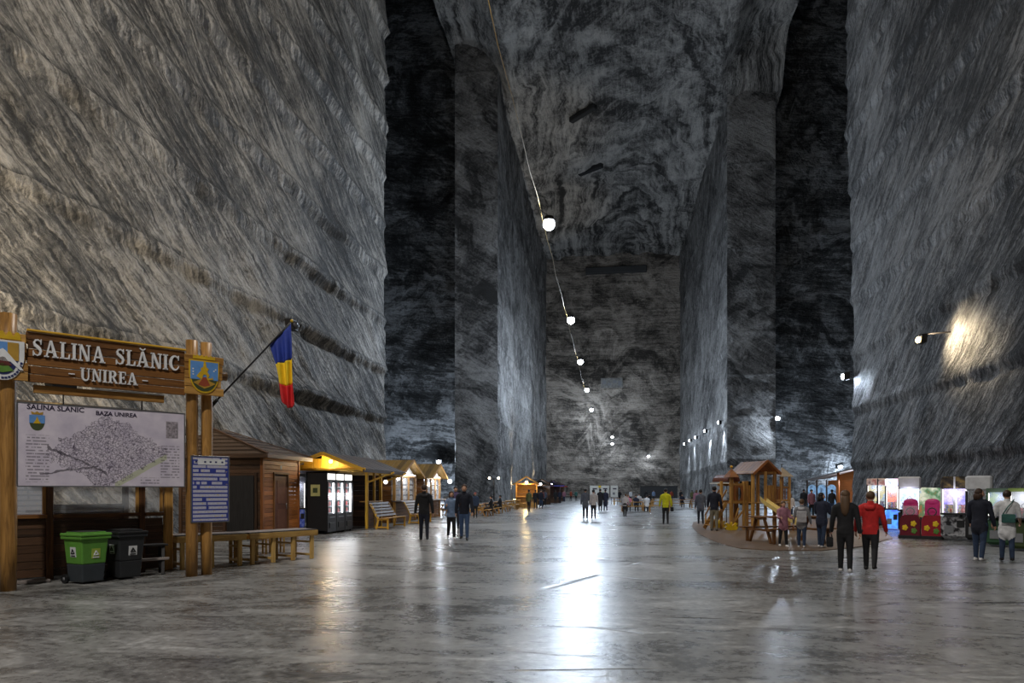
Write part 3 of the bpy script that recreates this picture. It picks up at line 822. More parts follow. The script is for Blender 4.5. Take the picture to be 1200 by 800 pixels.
for x in (-.26, -.1, .0, .1, .22): pbox('header_mark', ib, NAVY, (x, -.017, ih * .915), (.035, .004, .03), bev=0)
for z in (.3, .9): pbox('bracket', ib, IRON, (-.1, .06, z), (.3, .12, .03))

# ---- wheeled bins
def bin_(loc, rz, top, bottom, name, label, s=1.0):
    t = thing(name, label, 'bin', loc, rz)
    H, sp = .84 * s, .34 * s
    def fr(z0, z1):
        f = lambda z: (.185 + .055 * z / H, .2 + .06 * z / H)
        (a, b), (c, d) = f(z0), f(z1)
        mb = MB(); mb.add([(-a, -b, z0), (a, -b, z0), (a, b, z0), (-a, b, z0), (-c, -d, z1), (c, -d, z1), (c, d, z1), (-c, d, z1)],
                          [(3, 2, 1, 0), (4, 5, 6, 7), (0, 1, 5, 4), (1, 2, 6, 5), (2, 3, 7, 6), (3, 0, 4, 7)]); return mb
    lo = part('lower_body', t, fr(.03, sp), bottom); up = part('upper_body', t, fr(sp, H - .06), top)
    for o in (lo, up):
        m = o.modifiers.new('edge', 'BEVEL'); m.width = .02; m.segments = 2
    rim = part('rim', t, MB().box((0, 0, H - .05), (.54, .58, .05)), top)
    lid = part('lid', t, MB().box((0, 0, H + .005), (.55, .6, .05)).box((0, 0, H + .04), (.42, .46, .03)), top if top is not bottom else BLACK)
    for o in (rim, lid): m = o.modifiers.new('edge', 'BEVEL'); m.width = .015; m.segments = 2
    part('lid_top', lid, MB().box((0, 0, H + .056), (.40, .44, .012)), BLACK)
    ptube('handle', t, BLACK, (-.2, .32, H - .02), (.2, .32, H - .02), .018)
    for sx in (-1, 1):
        wv = part('wheel', t, MB().tube([(sx * .2, .22, .08), (sx * .25, .22, .08)], .08, 14), BLACK)
        ptube('hub', wv, GREYP, (sx * .2, .22, .08), (sx * .256, .22, .08), .03)
    def sticker(c, rot, bg):
        e = thing('sticker', None, None); e.parent = t; e.location = c; e.rotation_euler = rot
        part('paper', e, MB().box((0, 0, 0), (.15, .006, .17)), bg)
        mk = MB()
        for k in range(3):
            q = math.radians(90 + 120 * k); q2 = math.radians(90 + 120 * (k + 1))
            mk.tube([(.05 * math.cos(q), -.006, .05 * math.sin(q)), (.05 * math.cos(q2) * .8, -.006, .05 * math.sin(q2) * .8)], .011, 6)
        mk.box((0, -.005, -.065), (.11, .006, .02))
        part('mark', e, mk, WHITE if bg is not WHITE else BLACK)
    tl = math.atan(.06 / H)
    sticker((.02, -.2 - .06 * .52 / H - .004, .52), (tl, 0, 0), plain('label_lime', srgb(170, 190, 80), .5) if top is not bottom else WHITE)
    sticker((-.185 - .055 * .55 / H - .004, .0, .55), (tl, 0, -math.pi / 2), WHITE)
    return t
BING = plain('bin_green', srgb(96, 152, 62), .42); BIND = plain('bin_slate', srgb(58, 64, 70), .45); BINB = plain('bin_black', srgb(44, 46, 49), .42)
bin_(G(101, 682.5), math.radians(72), BING, BIND, 'wheelie_bin', 'green wheelie bin with slate grey lower half')
bin_(G(146, 677.3), math.radians(66), BINB, BINB, 'wheelie_bin', 'black wheelie bin beside the green one')

# ---- dark timber shelter behind the sign
SH = Frame(G(14, 682), G(197, 667.5))
sh = thing('timber_shelter', 'dark timber shelter with glazed upper front and boarded lower wall behind the sign', 'shelter', SH.o, SH.rz)
Ls = SH.len; xl = -2.2; D = 2.6
posts = [xl, SH.px(58, 640)[0], SH.px(166, 640)[0]]
for x in posts: pbox('post', sh, W['dark'] if x == xl else W['brown'], (x, 0, 1.32), (.11, .11, 2.64))
pbox('corner_post', sh, W['honey'], (Ls, 0, 1.32), (.16, .12, 2.64)); pbox('corner_post', sh, W['dark'], (Ls, D, 1.25), (.12, .12, 2.5)); pbox('corner_post', sh, W['dark'], (xl, D, 1.25), (.12, .12, 2.5))
ed = posts + [Ls - .05]
for a_, b_ in zip(ed[:-1], ed[1:]):
    for k in range(7):
        pbox('board', sh, W['dark'], ((a_ + b_) / 2, .03 + (k % 2) * .01, .12 + .145 * k), (b_ - a_ - .11, .04, .138))
    pbox('sill', sh, W['brown'], ((a_ + b_) / 2, -.02, 1.14), (b_ - a_ - .1, .14, .07))
    wf = part('window_pane', sh, MB().box(((a_ + b_) / 2, .02, 1.85), (b_ - a_ - .12, .008, 1.32)), GLASS)
    pbox('window_bar', wf, W['brown'], ((a_ + b_) / 2, 0, 2.5), (b_ - a_ - .1, .07, .06))
    pbox('window_bar', wf, W['honey'], (b_ - .085, -.01, 1.85), (.05, .06, 1.34))
for k in range(9): pbox('board', sh, W['dark'], ((xl + Ls) / 2, D, .08 + .145 * k), (Ls - xl, .04, .138))
for k in range(6): pbox('board', sh, W['dark'], (Ls, .1 + D / 2, .12 + .145 * k), (.04, D - .2, .138))
pbox('wall_plate', sh, W['dark'], ((xl + Ls) / 2, 0, 2.66), (Ls - xl + .2, .12, .12)); pbox('wall_plate', sh, W['dark'], ((xl + Ls) / 2, D, 2.5), (Ls - xl + .2, .12, .12))
rl = Ls - xl + .8
for k in range(7):    # roof boards, front slope then back slope
    a0 = k / 7
    y0, z0 = -.38 + 1.55 * a0, 2.70 + .58 * a0
    pbox('roof_board', sh, W['roof'], ((xl + Ls) / 2, y0 + .12, z0 + .075), (rl, .26, .03), (.36 + .04, 0, 0))
for k in range(8):
    a0 = k / 8; y0, z0 = 1.17 + 1.75 * a0, 3.28 - .72 * a0
    pbox('roof_board', sh, W['roof'], ((xl + Ls) / 2, y0 + .12, z0 - .03), (rl, .27, .03), (-.40, 0, 0))
# a paper notice inside the left pane
nx, nz = SH.px(18, 605, .1); nx2, nz2 = SH.px(53, 572, .1)
nt_ = thing('paper_notice', 'pale photo notice behind the left pane of the dark shelter', 'notice', SH.M @ Vector(((nx + nx2) / 2, .08, nz)), SH.rz)
part('sheet', nt_, MB().box((0, 0, .28), (nx2 - nx, .01, .56)), notice_mat(nx2 - nx, .56, srgb(128, 132, 146), srgb(176, 176, 186), 6, 'photo_notice_print'))
pbox('caption', nt_, INK, (.03, -.008, .09), (.22, .006, .04), bev=0)
# kick step and dark bench by the bins
st = thing('plank_step', 'low weathered plank step lying along the shelter front', 'step', SH.M @ Vector((-.1, -.3, 0)), SH.rz)
for k in range(2): pbox('plank', st, W['grey'], (0, -.12 * k, .03), (1.15, .11, .05))

BB = Frame(G(162, 675), G(195, 672.4))
bb = thing('black_bench', 'black painted plank table bench right of the black bin', 'bench', BB.o, BB.rz)
for k in range(3): pbox('top_plank', bb, W['black'], (BB.len / 2, .1 + .11 * k, .56), (BB.len + .1, .1, .035))
for x in (.02, BB.len - .05):
    pbar('leg', bb, W['black'], (x - .02, -.02, 0), (x + .03, .12, .54), .06, .05); pbar('leg', bb, W['black'], (x + .05, .36, 0), (x + .02, .3, .54), .06, .05)
    pbox('brace', bb, W['black'], (x, .18, .3), (.05, .32, .05))
pbox('stretcher', bb, W['grey'], (BB.len / 2, .02, .3), (BB.len + .1, .06, .05))

# ---- long pale pine tables in a row
def pine_table(a, b, label, n):
    Fm = Frame(a, b); L = Fm.len; t = thing('pine_table', label, 'table', Fm.o, Fm.rz, 'pale pine tables beside the sign')
    H, D = .70, .75
    for k in range(5): pbox('top_board', t, W['grey'] if k else W['black'], (L / 2, .075 + .15 * k, H - .015), (L, .146, .03))
    pbox('apron', t, W['pale'], (L / 2, -.012, H - .085), (L - .01, .03, .125)); pbox('apron', t, W['pale'], (L / 2, D + .012, H - .085), (L - .01, .03, .125))
    pbox('apron', t, W['pale'], (L - .02, D / 2, H - .085), (.03, D, .125)); pbox('apron', t, W['pale'], (.02, D / 2, H - .085), (.03, D, .125))
    for i in range(n):
        x = .12 + (L - .24) * i / (n - 1)
        pbox('leg', t, W['pale'], (x, .06, (H - .03) / 2), (.085, .07, H - .03)); pbox('leg', t, W['pale'], (x + .02, D - .06, (H - .03) / 2), (.07, .06, H - .03))
        pbox('rung', t, W['pale'], (x, D / 2, .1), (.04, D - .16, .05)); pbox('rung', t, W['pale'], (x, D / 2, .4), (.04, D - .16, .04))
    return t
g1, g2, g3 = G(207, 668.3), G(292, 662.3), G(372, 654)
pine_table(g1, g1 + (g2 - g1) * .96, 'nearer long pine table passing behind the sign posts', 3)
pine_table(g2, g3, 'farther long pine table ending in front of the vending machine', 4)
for i, (px, py) in enumerate(((322, 655), (300, 657))):
    s = thing('pine_stool', ('small pine stool behind the farther pine table', 'small pine stool behind the join of the pine tables')[i], 'stool', G(px, py - 5) + Vector((-.25, .6, 0)), SG.rz, 'pine stools')
    pbox('seat', s, W['pale'], (0, 0, .44), (.36, .3, .035))
    for sx in (-1, 1):
        for sy in (-1, 1): pbox('leg', s, W['pale'], (sx * .14, sy * .11, .21), (.04, .04, .43))
        pbox('rung', s, W['pale'], (sx * .14, 0, .18), (.03, .2, .03))

# ---- hut with orange boarded side and door
HX, HY0, HY1, HB = -11.3, 21.0, 23.6, -14.2
hut = thing('timber_hut', 'timber hut with orange boarded side, brown door and dark hipped roof', 'hut', (HX, HY0, 0), 0)
hl = HY1 - HY0; hw = HX - HB
dy0, dy1 = .75, 1.75
nb = 19; bh = 2.76 / nb
for k in range(nb):
    z = bh * (k + .5)
    if z < 2.15:
        pbox('board', hut, W['orange'], (0, dy0 / 2 - .02, z), (.035, dy0 - .05, bh - .008)); pbox('board', hut, W['orange'], (0, (dy1 + hl) / 2 + .02, z), (.035, hl - dy1 - .05, bh - .008))
    else: pbox('board', hut, W['orange'], (0, hl / 2, z), (.035, hl - .02, bh - .008))
    pbox('board', hut, W['dark'], (-hw / 2, .02, z), (hw - .02, .035, bh - .008))
    pbox('board', hut, W['dark'], (-hw / 2, hl, z), (hw - .02, .035, bh - .008))
for y in (dy0, dy1): pbox('door_post', hut, W['brown'], (.02, y, 1.1), (.07, .07, 2.2))
pbox('lintel', hut, W['brown'], (.02, (dy0 + dy1) / 2, 2.2), (.07, dy1 - dy0 + .1, .07))
dr = pbox('door', hut, plain('door_brown', srgb(92, 56, 40), .5), (.0, (dy0 + dy1) / 2, 1.06), (.05, dy1 - dy0 - .08, 2.1))
for z in (-.5, .5): pbox('door_panel', dr, plain('door_brown2', srgb(104, 66, 48), .5), (.03, 0, z), (.02, .55, .8))
ptube('door_handle', dr, STEEL, (.05, .36, -.1), (.05, .36, .1), .015)
part('number_plate', hut, MB().box((.03, (dy0 + dy1) / 2, 2.42), (.01, .07, .13)), WHITE)
for x, y in ((0, 0), (0, hl), (-hw, 0), (-hw, hl)): pbox('corner_post', hut, W['orange'] if x == 0 else W['dark'], (x, y, 1.4), (.1, .1, 2.8))
dd = pbox('dark_door', hut, W['black'], (-.75, -.02, 1.05), (.95, .05, 2.1))
for x in (-1.3, -.2): pbox('door_post', hut, W['dark'], (x, -.03, 1.1), (.09, .07, 2.2))
e = .38; ap = 3.75
r = MB(); ev = 2.80
P = [(e, -e, ev), (e, hl + e, ev), (-hw - e, hl + e, ev), (-hw - e, -e, ev), (-hw * .8, hl * .35, ap), (-hw * .8, hl * .65, ap)]
P += [(x, y, z - .05) for x, y, z in P]
r.add(P, [(0, 1, 5, 4), (1, 2, 5), (2, 3, 4, 5), (3, 0, 4), (6, 10, 11, 7), (7, 11, 8), (8, 11, 10, 9), (9, 10, 6), (0, 6, 7, 1), (1, 7, 8, 2), (2, 8, 9, 3), (3, 9, 6, 0)])
part('roof', hut, r, W['roof']['y'])
for a_, b_ in (((e, -e, ev), (-hw * .8, hl * .35, ap)), ((e, hl + e, ev), (-hw * .8, hl * .65, ap))): pbar('hip_cap', hut, W['dark'], Vector(a_) + Vector((0, 0, .03)), Vector(b_) + Vector((0, 0, .03)), .12, .03)
for p_, q_ in (((e, -e, ev - .06), (e, hl + e, ev - .06)), ((e, -e, ev - .06), (-hw - e, -e, ev - .06))): pbar('fascia', hut, W['dark'], p_, q_, .03, .14)
for k in range(6):    # overlapping course lines of the roof
    t = (k + 1) / 7
    A = Vector((e, -e, ev)).lerp(Vector((-hw * .8, hl * .35, ap)), t); B = Vector((e, hl + e, ev)).lerp(Vector((-hw * .8, hl * .65, ap)), t)
    pbar('roof_course', hut, W['roof'], A + Vector((.02, 0, .01)), B + Vector((.02, 0, .01)), .04, .02)
    C = Vector((-hw - e, -e, ev)).lerp(Vector((-hw * .8, hl * .35, ap)), t); pbar('roof_course', hut, W['roof'], A + Vector((0, -.02, .01)), C + Vector((0, -.02, .01)), .04, .02)

# ---- tricolour flag on a slanting pole at the right posts
p0, p1 = at(253, 470, 13.5), at(342, 376, 14.0)
fl = thing('flag', 'blue yellow and red tricolour flag on a slanting black pole', 'flag', p0, 0)
dv = p1 - p0
ptube('pole', fl, IRON, (0, 0, 0), dv, .018, 8); part('finial', fl, MB().ball(dv, .035, 8, 6), GOLD, True)
ptube('socket', fl, IRON, -dv.normalized() * .18, dv.normalized() * .05, .035, 8)
pbar('bracket', fl, IRON, -dv.normalized() * .1, (at(244, 470, 13.25) - p0), .05, .05)
def flag_cloth():
    nu, nv = 25, 37
    rt = Vector((math.cos(TH), math.sin(TH), 0)); fw = Vector((-math.sin(TH), math.cos(TH), 0))
    top0 = at(316, 405, 13.9) - p0; top1 = dv * .985
    bot0 = at(329, 468, 13.9) - p0; bot1 = at(346, 474, 13.95) - p0
    mid = at(337, 478, 13.9) - p0
    V = []
    for j in range(nv):
        t = j / (nv - 1)
        for i in range(nu):
            s = i / (nu - 1)
            a = top0.lerp(top1, s); b = bot0.lerp(bot1, s) + Vector((0, 0, -.12 * math.sin(s * math.pi)))
            k = t ** (1.0 - .25 * s)
            x = a.lerp(b, k)
            # the cloth gathers at once below the pole
            gth = (1 - (1 - t) ** 3)
            cxy = (bot0 + bot1) / 2
            x = Vector((x.x + (cxy.x - x.x) * .12 * gth, x.y + (cxy.y - x.y) * .12 * gth, x.z))
            f = .055 * math.sin(s * 15 + t * 2.2) * min(1, t * 3 + .1)
            V.append(x + fw * f + rt * .02 * math.sin(s * 9 + t * 5) * t)
    Fc = []; mi = []
    for j in range(nv - 1):
        for i in range(nu - 1):
            Fc.append((j * nu + i, j * nu + i + 1, (j + 1) * nu + i + 1, (j + 1) * nu + i)); mi.append(min(2, int(j / (nv - 1) * 3)))
    return V, Fc, mi
V, Fc, mi = flag_cloth()
FM = [plain('flag_blue', srgb(42, 62, 150), .7), plain('flag_yellow', srgb(240, 204, 40), .7), plain('flag_red', srgb(208, 44, 48), .7)]
for b, nm in enumerate(('blue_band', 'yellow_band', 'red_band')):
    mb = MB(); mb.add(V, [f for f, m in zip(Fc, mi) if m == b])
    o = part(nm, fl, mb, FM[b], True)
    bm = bmesh.new(); bm.from_mesh(o.data); bmesh.ops.delete(bm, geom=[v for v in bm.verts if not v.link_faces], context='VERTS'); bm.to_mesh(o.data); bm.free()
    m = o.modifiers.new('cloth', 'SOLIDIFY'); m.thickness = .006
# ================================================================== LEFT ROW: VENDING MACHINES, STALLS, BENCHES
LEDW = glow('led_white', (.92, .95, 1.0), 4); LEDS = glow('led_soft', (1, .97, .92), 1.1); LEDY = glow('led_warm', (1, .78, .4), 12)
RED = plain('snack_red', srgb(190, 40, 44), .5); SNW = plain('snack_white', srgb(214, 206, 200), .5); SNG = plain('snack_green', srgb(70, 120, 70), .5); SNB = plain('snack_blue', srgb(60, 80, 150), .5); SNY = plain('snack_yellow', srgb(210, 170, 60), .5)
INNER = plain('cabinet_inner', srgb(196, 196, 200), .6)
def goods(parent, name, x0, x1, y, z, n, mats, h=.2, seed=0):
    """a shelf row of small packs, too small to pick apart"""
    rr = random.Random(seed); mb = MB()
    for k in range(n):
        mb.cur = rr.randrange(len(mats)); x = x0 + (x1 - x0) * (k + .5) / n; hh = h * rr.uniform(.7, 1)
        mb.tube([(x, y, z), (x, y, z + hh * .7), (x, y, z + hh)], [(x1 - x0) / n * .4, (x1 - x0) / n * .4, (x1 - x0) / n * .18], 6)
    o = part(name, parent, mb, mats); o['kind'] = 'stuff'; return o
def vending(loc, rz, label, seed):
    t = thing('vending_machine', label, 'vending machine', loc, rz, 'glass-fronted vending machines')
    w_, D, H = .82, .8, 2.3
    b = MB(); b.box((-w_ / 2 + .02, D / 2, H / 2 + .04), (.04, D, H - .08)).box((w_ / 2 - .02, D / 2, H / 2 + .04), (.04, D, H - .08)).box((0, D - .02, H / 2 + .04), (w_, .04, H - .08)).box((0, D / 2, H - .02), (w_, D, .04)).box((0, D / 2, .1), (w_, D, .06))
    part('cabinet', t, b, BLACK); part('back_lining', t, MB().box((0, D - .2, 1.3), (w_ - .1, .02, 1.5)), INNER)
    pbox('header_panel', t, LEDS, (0, -.005, H - .17), (w_ - .14, .02, .22))
    pbox('header_frame', t, BLACK, (0, .02, H - .17), (w_, .03, .34))
    d = pbox('door', t, BLACK, (0, -.005, .42), (w_ - .02, .04, .66))
    pbox('slot', d, plain('slot_dark', srgb(14, 14, 15), .3), (0, -.03, -.1), (.5, .03, .2)); pbox('push_flap', d, GREYP, (0, -.03, .2), (.5, .015, .04))
    g = part('glass_front', t, MB().box((0, 0, 1.33), (w_ - .06, .01, 1.2)), GLASS)
    for sx in (-1, 1): pbox('door_edge', g, BLACK, (sx * (w_ / 2 - .035), -.01, 1.33), (.05, .05, 1.24))
    pbox('light_tube', t, LEDW, (w_ / 2 - .13, .04, 1.33), (.05, .04, 1.14))
    for k in range(5):
        z = .78 + .24 * k
        sh_ = pbox('shelf', t, STEEL, (0, .28, z), (w_ - .1, .42, .02)); goods(t, 'snack_row', -w_ / 2 + .07, w_ / 2 - .2, .14, z + .01, 6, [RED, RED, SNW, RED, SNY], .19, seed * 7 + k)
    for sx in (-1, 1):
        for y in (.06, D - .06): ptube('foot', t, IRON, (sx * .34, y, 0), (sx * .34, y, .08), .03)
    point_light('tube_light', t, (w_ / 2 - .2, -.12, 1.4), 9, (.95, .97, 1), .15)
    return t
c0 = G(383, 626); VX = c0.x
for i, lab in enumerate(('black vending machine with glass front, the one showing its whole black side', 'black vending machine in the middle of the three', 'black vending machine of the three next to the wooden stall')):
    v = vending((VX, c0.y + .42 + .835 * i, 0), math.pi / 2, lab, i)
    if i == 0: pbox('notice', v, plain('notice_yellow', srgb(190, 184, 120), .6), (-.415, .45, 1.62), (.01, .36, .42)); pbox('notice_mark', v, DKGRN, (-.422, .45, 1.62), (.01, .18, .18))

def claw(name, loc, rz, label, body, glowc, H=2.0, w_=.8, D=.85, marq=None, lower=None, mode='claw', seed=0, twin=False, g0=.85, g1=.3, light=12, frame=None, group='arcade machines along the wall'):
    """upright prize machine: cabinet, coin panel, lit glass case with toys, marquee"""
    rr = random.Random(seed); t = thing(name, label, 'arcade machine', loc, rz, group)
    fr = frame or body
    ztop = H - g1
    lo = pbox('lower_cabinet', t, lower or body, (0, D / 2, g0 / 2 + .03), (w_, D, g0 - .06))
    pbox('coin_panel', lo, BLACK, (w_ * .22, -D / 2 - .005, .08), (w_ * .28, .03, .22)); pbox('prize_flap', lo, GREYP, (-w_ * .2, -D / 2 - .005, -.1), (w_ * .34, .03, .24))
    cp = pbox('control_ledge', t, BLACK, (0, -.05, g0 + .01), (w_, .22, .06)); part('joystick', cp, MB().tube([(-.1, -.02, .03), (-.1, -.02, .11)], .012, 6).ball((-.1, -.02, .13), .03, 8, 5), RED, True)
    part('button', cp, MB().tube([(.12, -.03, .02), (.12, -.03, .05)], .03, 8), SNY)
    for sx in (-1, 1):
        pbox('pillar', t, fr, (sx * (w_ / 2 - .03), .03, (g0 + ztop) / 2), (.06, .06, ztop - g0)); pbox('pillar', t, fr, (sx * (w_ / 2 - .03), D - .03, (g0 + ztop) / 2), (.06, .06, ztop - g0))
        part('side_glass', t, MB().box((sx * (w_ / 2 - .02), D / 2, (g0 + ztop) / 2), (.008, D - .1, ztop - g0)), GLASS)
    part('front_glass', t, MB().box((0, .02, (g0 + ztop) / 2), (w_ - .1, .008, ztop - g0)), GLASS)
    part('back_panel', t, MB().box((0, D - .05, (g0 + ztop) / 2), (w_ - .1, .02, ztop - g0)), glowc)
    part('floor_panel', t, MB().box((0, D / 2, g0 + .03), (w_ - .1, D - .1, .02)), fr)
    for k in range(9):       # soft toys heaped in the case
        x, y = rr.uniform(-w_ * .34, w_ * .34), rr.uniform(.15, D - .2); m = rr.choice([RED, SNY, SNB, SNG, SNW])
        q = part('soft_toy', t, MB().ball((x, y, g0 + .12), (.09, .08, .09), 8, 5).ball((x, y - .02, g0 + .23), .06, 8, 5).ball((x - .05, y, g0 + .28), .025, 6, 4).ball((x + .05, y, g0 + .28), .025, 6, 4), m, True)
    if mode == 'claw': part('claw', t, MB().tube([(0, D / 2, ztop), (0, D / 2, ztop - .3)], .015, 6).tube([(0, D / 2, ztop - .3), (.08, D / 2, ztop - .38), (.04, D / 2, ztop - .45)], .012, 6).tube([(0, D / 2, ztop - .3), (-.08, D / 2, ztop - .38), (-.04, D / 2, ztop - .45)], .012, 6), STEEL)
    if twin: pbox('pillar', t, fr, (0, .025, (g0 + ztop) / 2), (.07, .05, ztop - g0)); pbox('pillar', t, fr, (0, -.01, H - g1 / 2), (.05, .03, g1 - .02)); pbox('led_strip', t, LEDS, (.05, .0, (g0 + ztop) / 2), (.02, .02, ztop - g0 - .05))
    top = pbox('marquee', t, marq or body, (0, D / 2 - .02, H - g1 / 2), (w_, D - .02, g1 - .01))
    for sx in (-1, 1): pbox('led_strip', t, LEDS if light else fr, (sx * (w_ / 2 - .065), .0, (g0 + ztop) / 2), (.02, .02, ztop - g0 - .05))
    if light: point_light('case_light', t, (0, -.12, ztop - .15), light * .22, (.8, .8, 1), .12)
    return t
def lit_pattern(name, cols, s, scale=5):
    a = Mat(name, .3); u, v, z = a.xyz()
    c = a.vor(a.mapped(a.tc.outputs['Object'], (1, 1, .7)), scale, out='Distance'); n = a.noise(a.tc.outputs['Object'], scale * .8, 3)
    col = a.ramp((n - .5) * 1.6 + .5 + (c - .4) * .3, [((i + .5) / len(cols), k) for i, k in enumerate(cols)])
    a.color(col); a.emit(col, s); return a.m
GB = lit_pattern('case_bluewhite', [srgb(120, 150, 220), srgb(200, 216, 250), srgb(140, 170, 240)], 1.0)
claw('prize_machine', G(346, 620.5) + Vector((0, .4, 0)), math.radians(62), 'lit prize machine between the orange hut and the vending machines', BLACK, lit_pattern('case_white', [srgb(150, 160, 170), srgb(236, 240, 246), srgb(120, 130, 130)], 1.0), H=2.2, w_=.62, D=.7, marq=GREYP, lower=lit_pattern('blue_speckle', [srgb(40, 50, 120), srgb(70, 90, 180), srgb(150, 160, 210)], .15, 9), g0=.85, g1=.25, seed=3, group='arcade machines')

# ---- first stall: dark gabled roof turned to the camera
sx0, sx1, sy0, sy1 = -12.7, -9.15, 24.5, 29.8
st1 = thing('market_stall', 'nearest wooden market stall with dark gabled roof and glowing yellow gable over the vending machines', 'stall', (0, 0, 0), 0, 'wooden market stalls')
ridx = -10.75; ev, ap = 2.42, 3.05
def slope_boards(par, a0, a1, b0, b1, n, mat, th=.035):
    """boards side by side from the eave line a0-a1 up to the ridge line b0-b1"""
    a0, a1, b0, b1 = map(Vector, (a0, a1, b0, b1))
    for k in range(n):
        p, q = a0.lerp(a1, (k + .5) / n), b0.lerp(b1, (k + .5) / n)
        d = (q - p); wv = (a1 - a0).length / n
        x = d.normalized(); y = (a1 - a0).normalized(); zz = x.cross(y)
        if zz.z < 0: zz = -zz
        M3 = Matrix((x, zz.cross(x), zz)).transposed()
        pbox('roof_board', par, mat, (p + q) / 2 + zz * (.006 * (k % 2)), (d.length, wv * .985, th), M3.to_euler())
slope_boards(st1, (sx1, sy0, ev), (sx1, sy1, ev), (ridx, sy0, ap), (ridx, sy1, ap), 16, W['roof'])
slope_boards(st1, (sx0, sy0, ev - .1), (sx0, sy1, ev - .1), (ridx, sy0, ap), (ridx, sy1, ap), 16, W['roof'])
for x in (sx0, sx1):
    z = ev if x == sx1 else ev - .1
    pbar('barge_board', st1, W['yellow'], (x, sy0 - .03, z - .03), (ridx, sy0 - .03, ap - .03), .03, .14)
    pbar('eave_board', st1, W['roof'], (x, sy0, z - .06), (x, sy1, z - .06), .03, .1)
pbar('tie_beam', st1, W['yellow'], (sx0 + .4, sy0 + .1, 2.42), (sx1 + .05, sy0 + .1, 2.42), .08, .1)
for k in range(9):
    x = sx0 + .5 + .36 * k; zz = (ap - .05) - abs(x - ridx) * (.33 if x > ridx else .32) - .05
    if zz - 2.48 > .06: pbox('gable_board', st1, W['yellow'], (x, sy0 + .35, (2.48 + zz) / 2), (.35, .03, zz - 2.48))
lp = thing('gable_lamp', 'warm lamp glowing in the gable of the nearest stall', 'lamp', (ridx + .25, sy0 + .18, 2.72), 0)
part('bulb', lp, MB().ball((0, 0, 0), .07, 10, 6), LEDY, True); ptube('cord', lp, IRON, (0, 0, .05), (0, 0, .24), .008, 6); point_light('lamp_light', lp, (0, -.12, -.02), 28, (1, .8, .5), .06)
for y in (27.75, 29.5): pbox('post', st1, W['yellow'], (-10.2, y, 1.2), (.12, .12, 2.4)); pbar('brace', st1, W['yellow'], (-10.2, y, 1.95), (sx1 + .15, y, 2.38), .06, .07)
pbox('post', st1, W['yellow'], (-10.2, 28.65, 1.2), (.1, .1, 2.4)); pbox('post', st1, W['yellow'], (sx0 + .3, sy0 + .3, 1.15), (.12, .12, 2.3)); pbox('post', st1, W['dark'], (sx0 + .3, sy1 - .2, 1.15), (.12, .12, 2.3))
for k in range(10): pbox('wall_board', st1, W['dark'], (sx0 + .25, (27.7 + sy1) / 2, .12 + .23 * k), (.04, sy1 - 27.7, .22)); pbox('wall_board', st1, W['dark'], ((sx0 + .3 - 10.2) / 2, 29.6, .12 + .23 * k), (2.1, .04, .22))
for k in range(6): pbox('front_board', st1, W['brown'], (-10.2, 28.62, .1 + .17 * k), (.04, 1.7, .16))
pbox('counter', st1, W['honey'], (-10.3, 28.62, 1.14), (.4, 1.85, .05))
pbar('plate', st1, W['yellow'], (-10.2, sy0 + .2, 2.42), (-10.2, sy1, 2.42), .09, .1)
lt = thing('stall_lantern', 'small glass lantern at the corner of the nearest stall', 'lantern', (-9.95, 29.45, 2.0), 0)
part('globe', lt, MB().ball((0, 0, 0), .1, 10, 6), LEDS, True); ptube('cap', lt, IRON, (0, 0, .08), (0, 0, .16), .05); ptube('hook', lt, IRON, (0, 0, .16), (-.2, 0, .3), .012, 6)

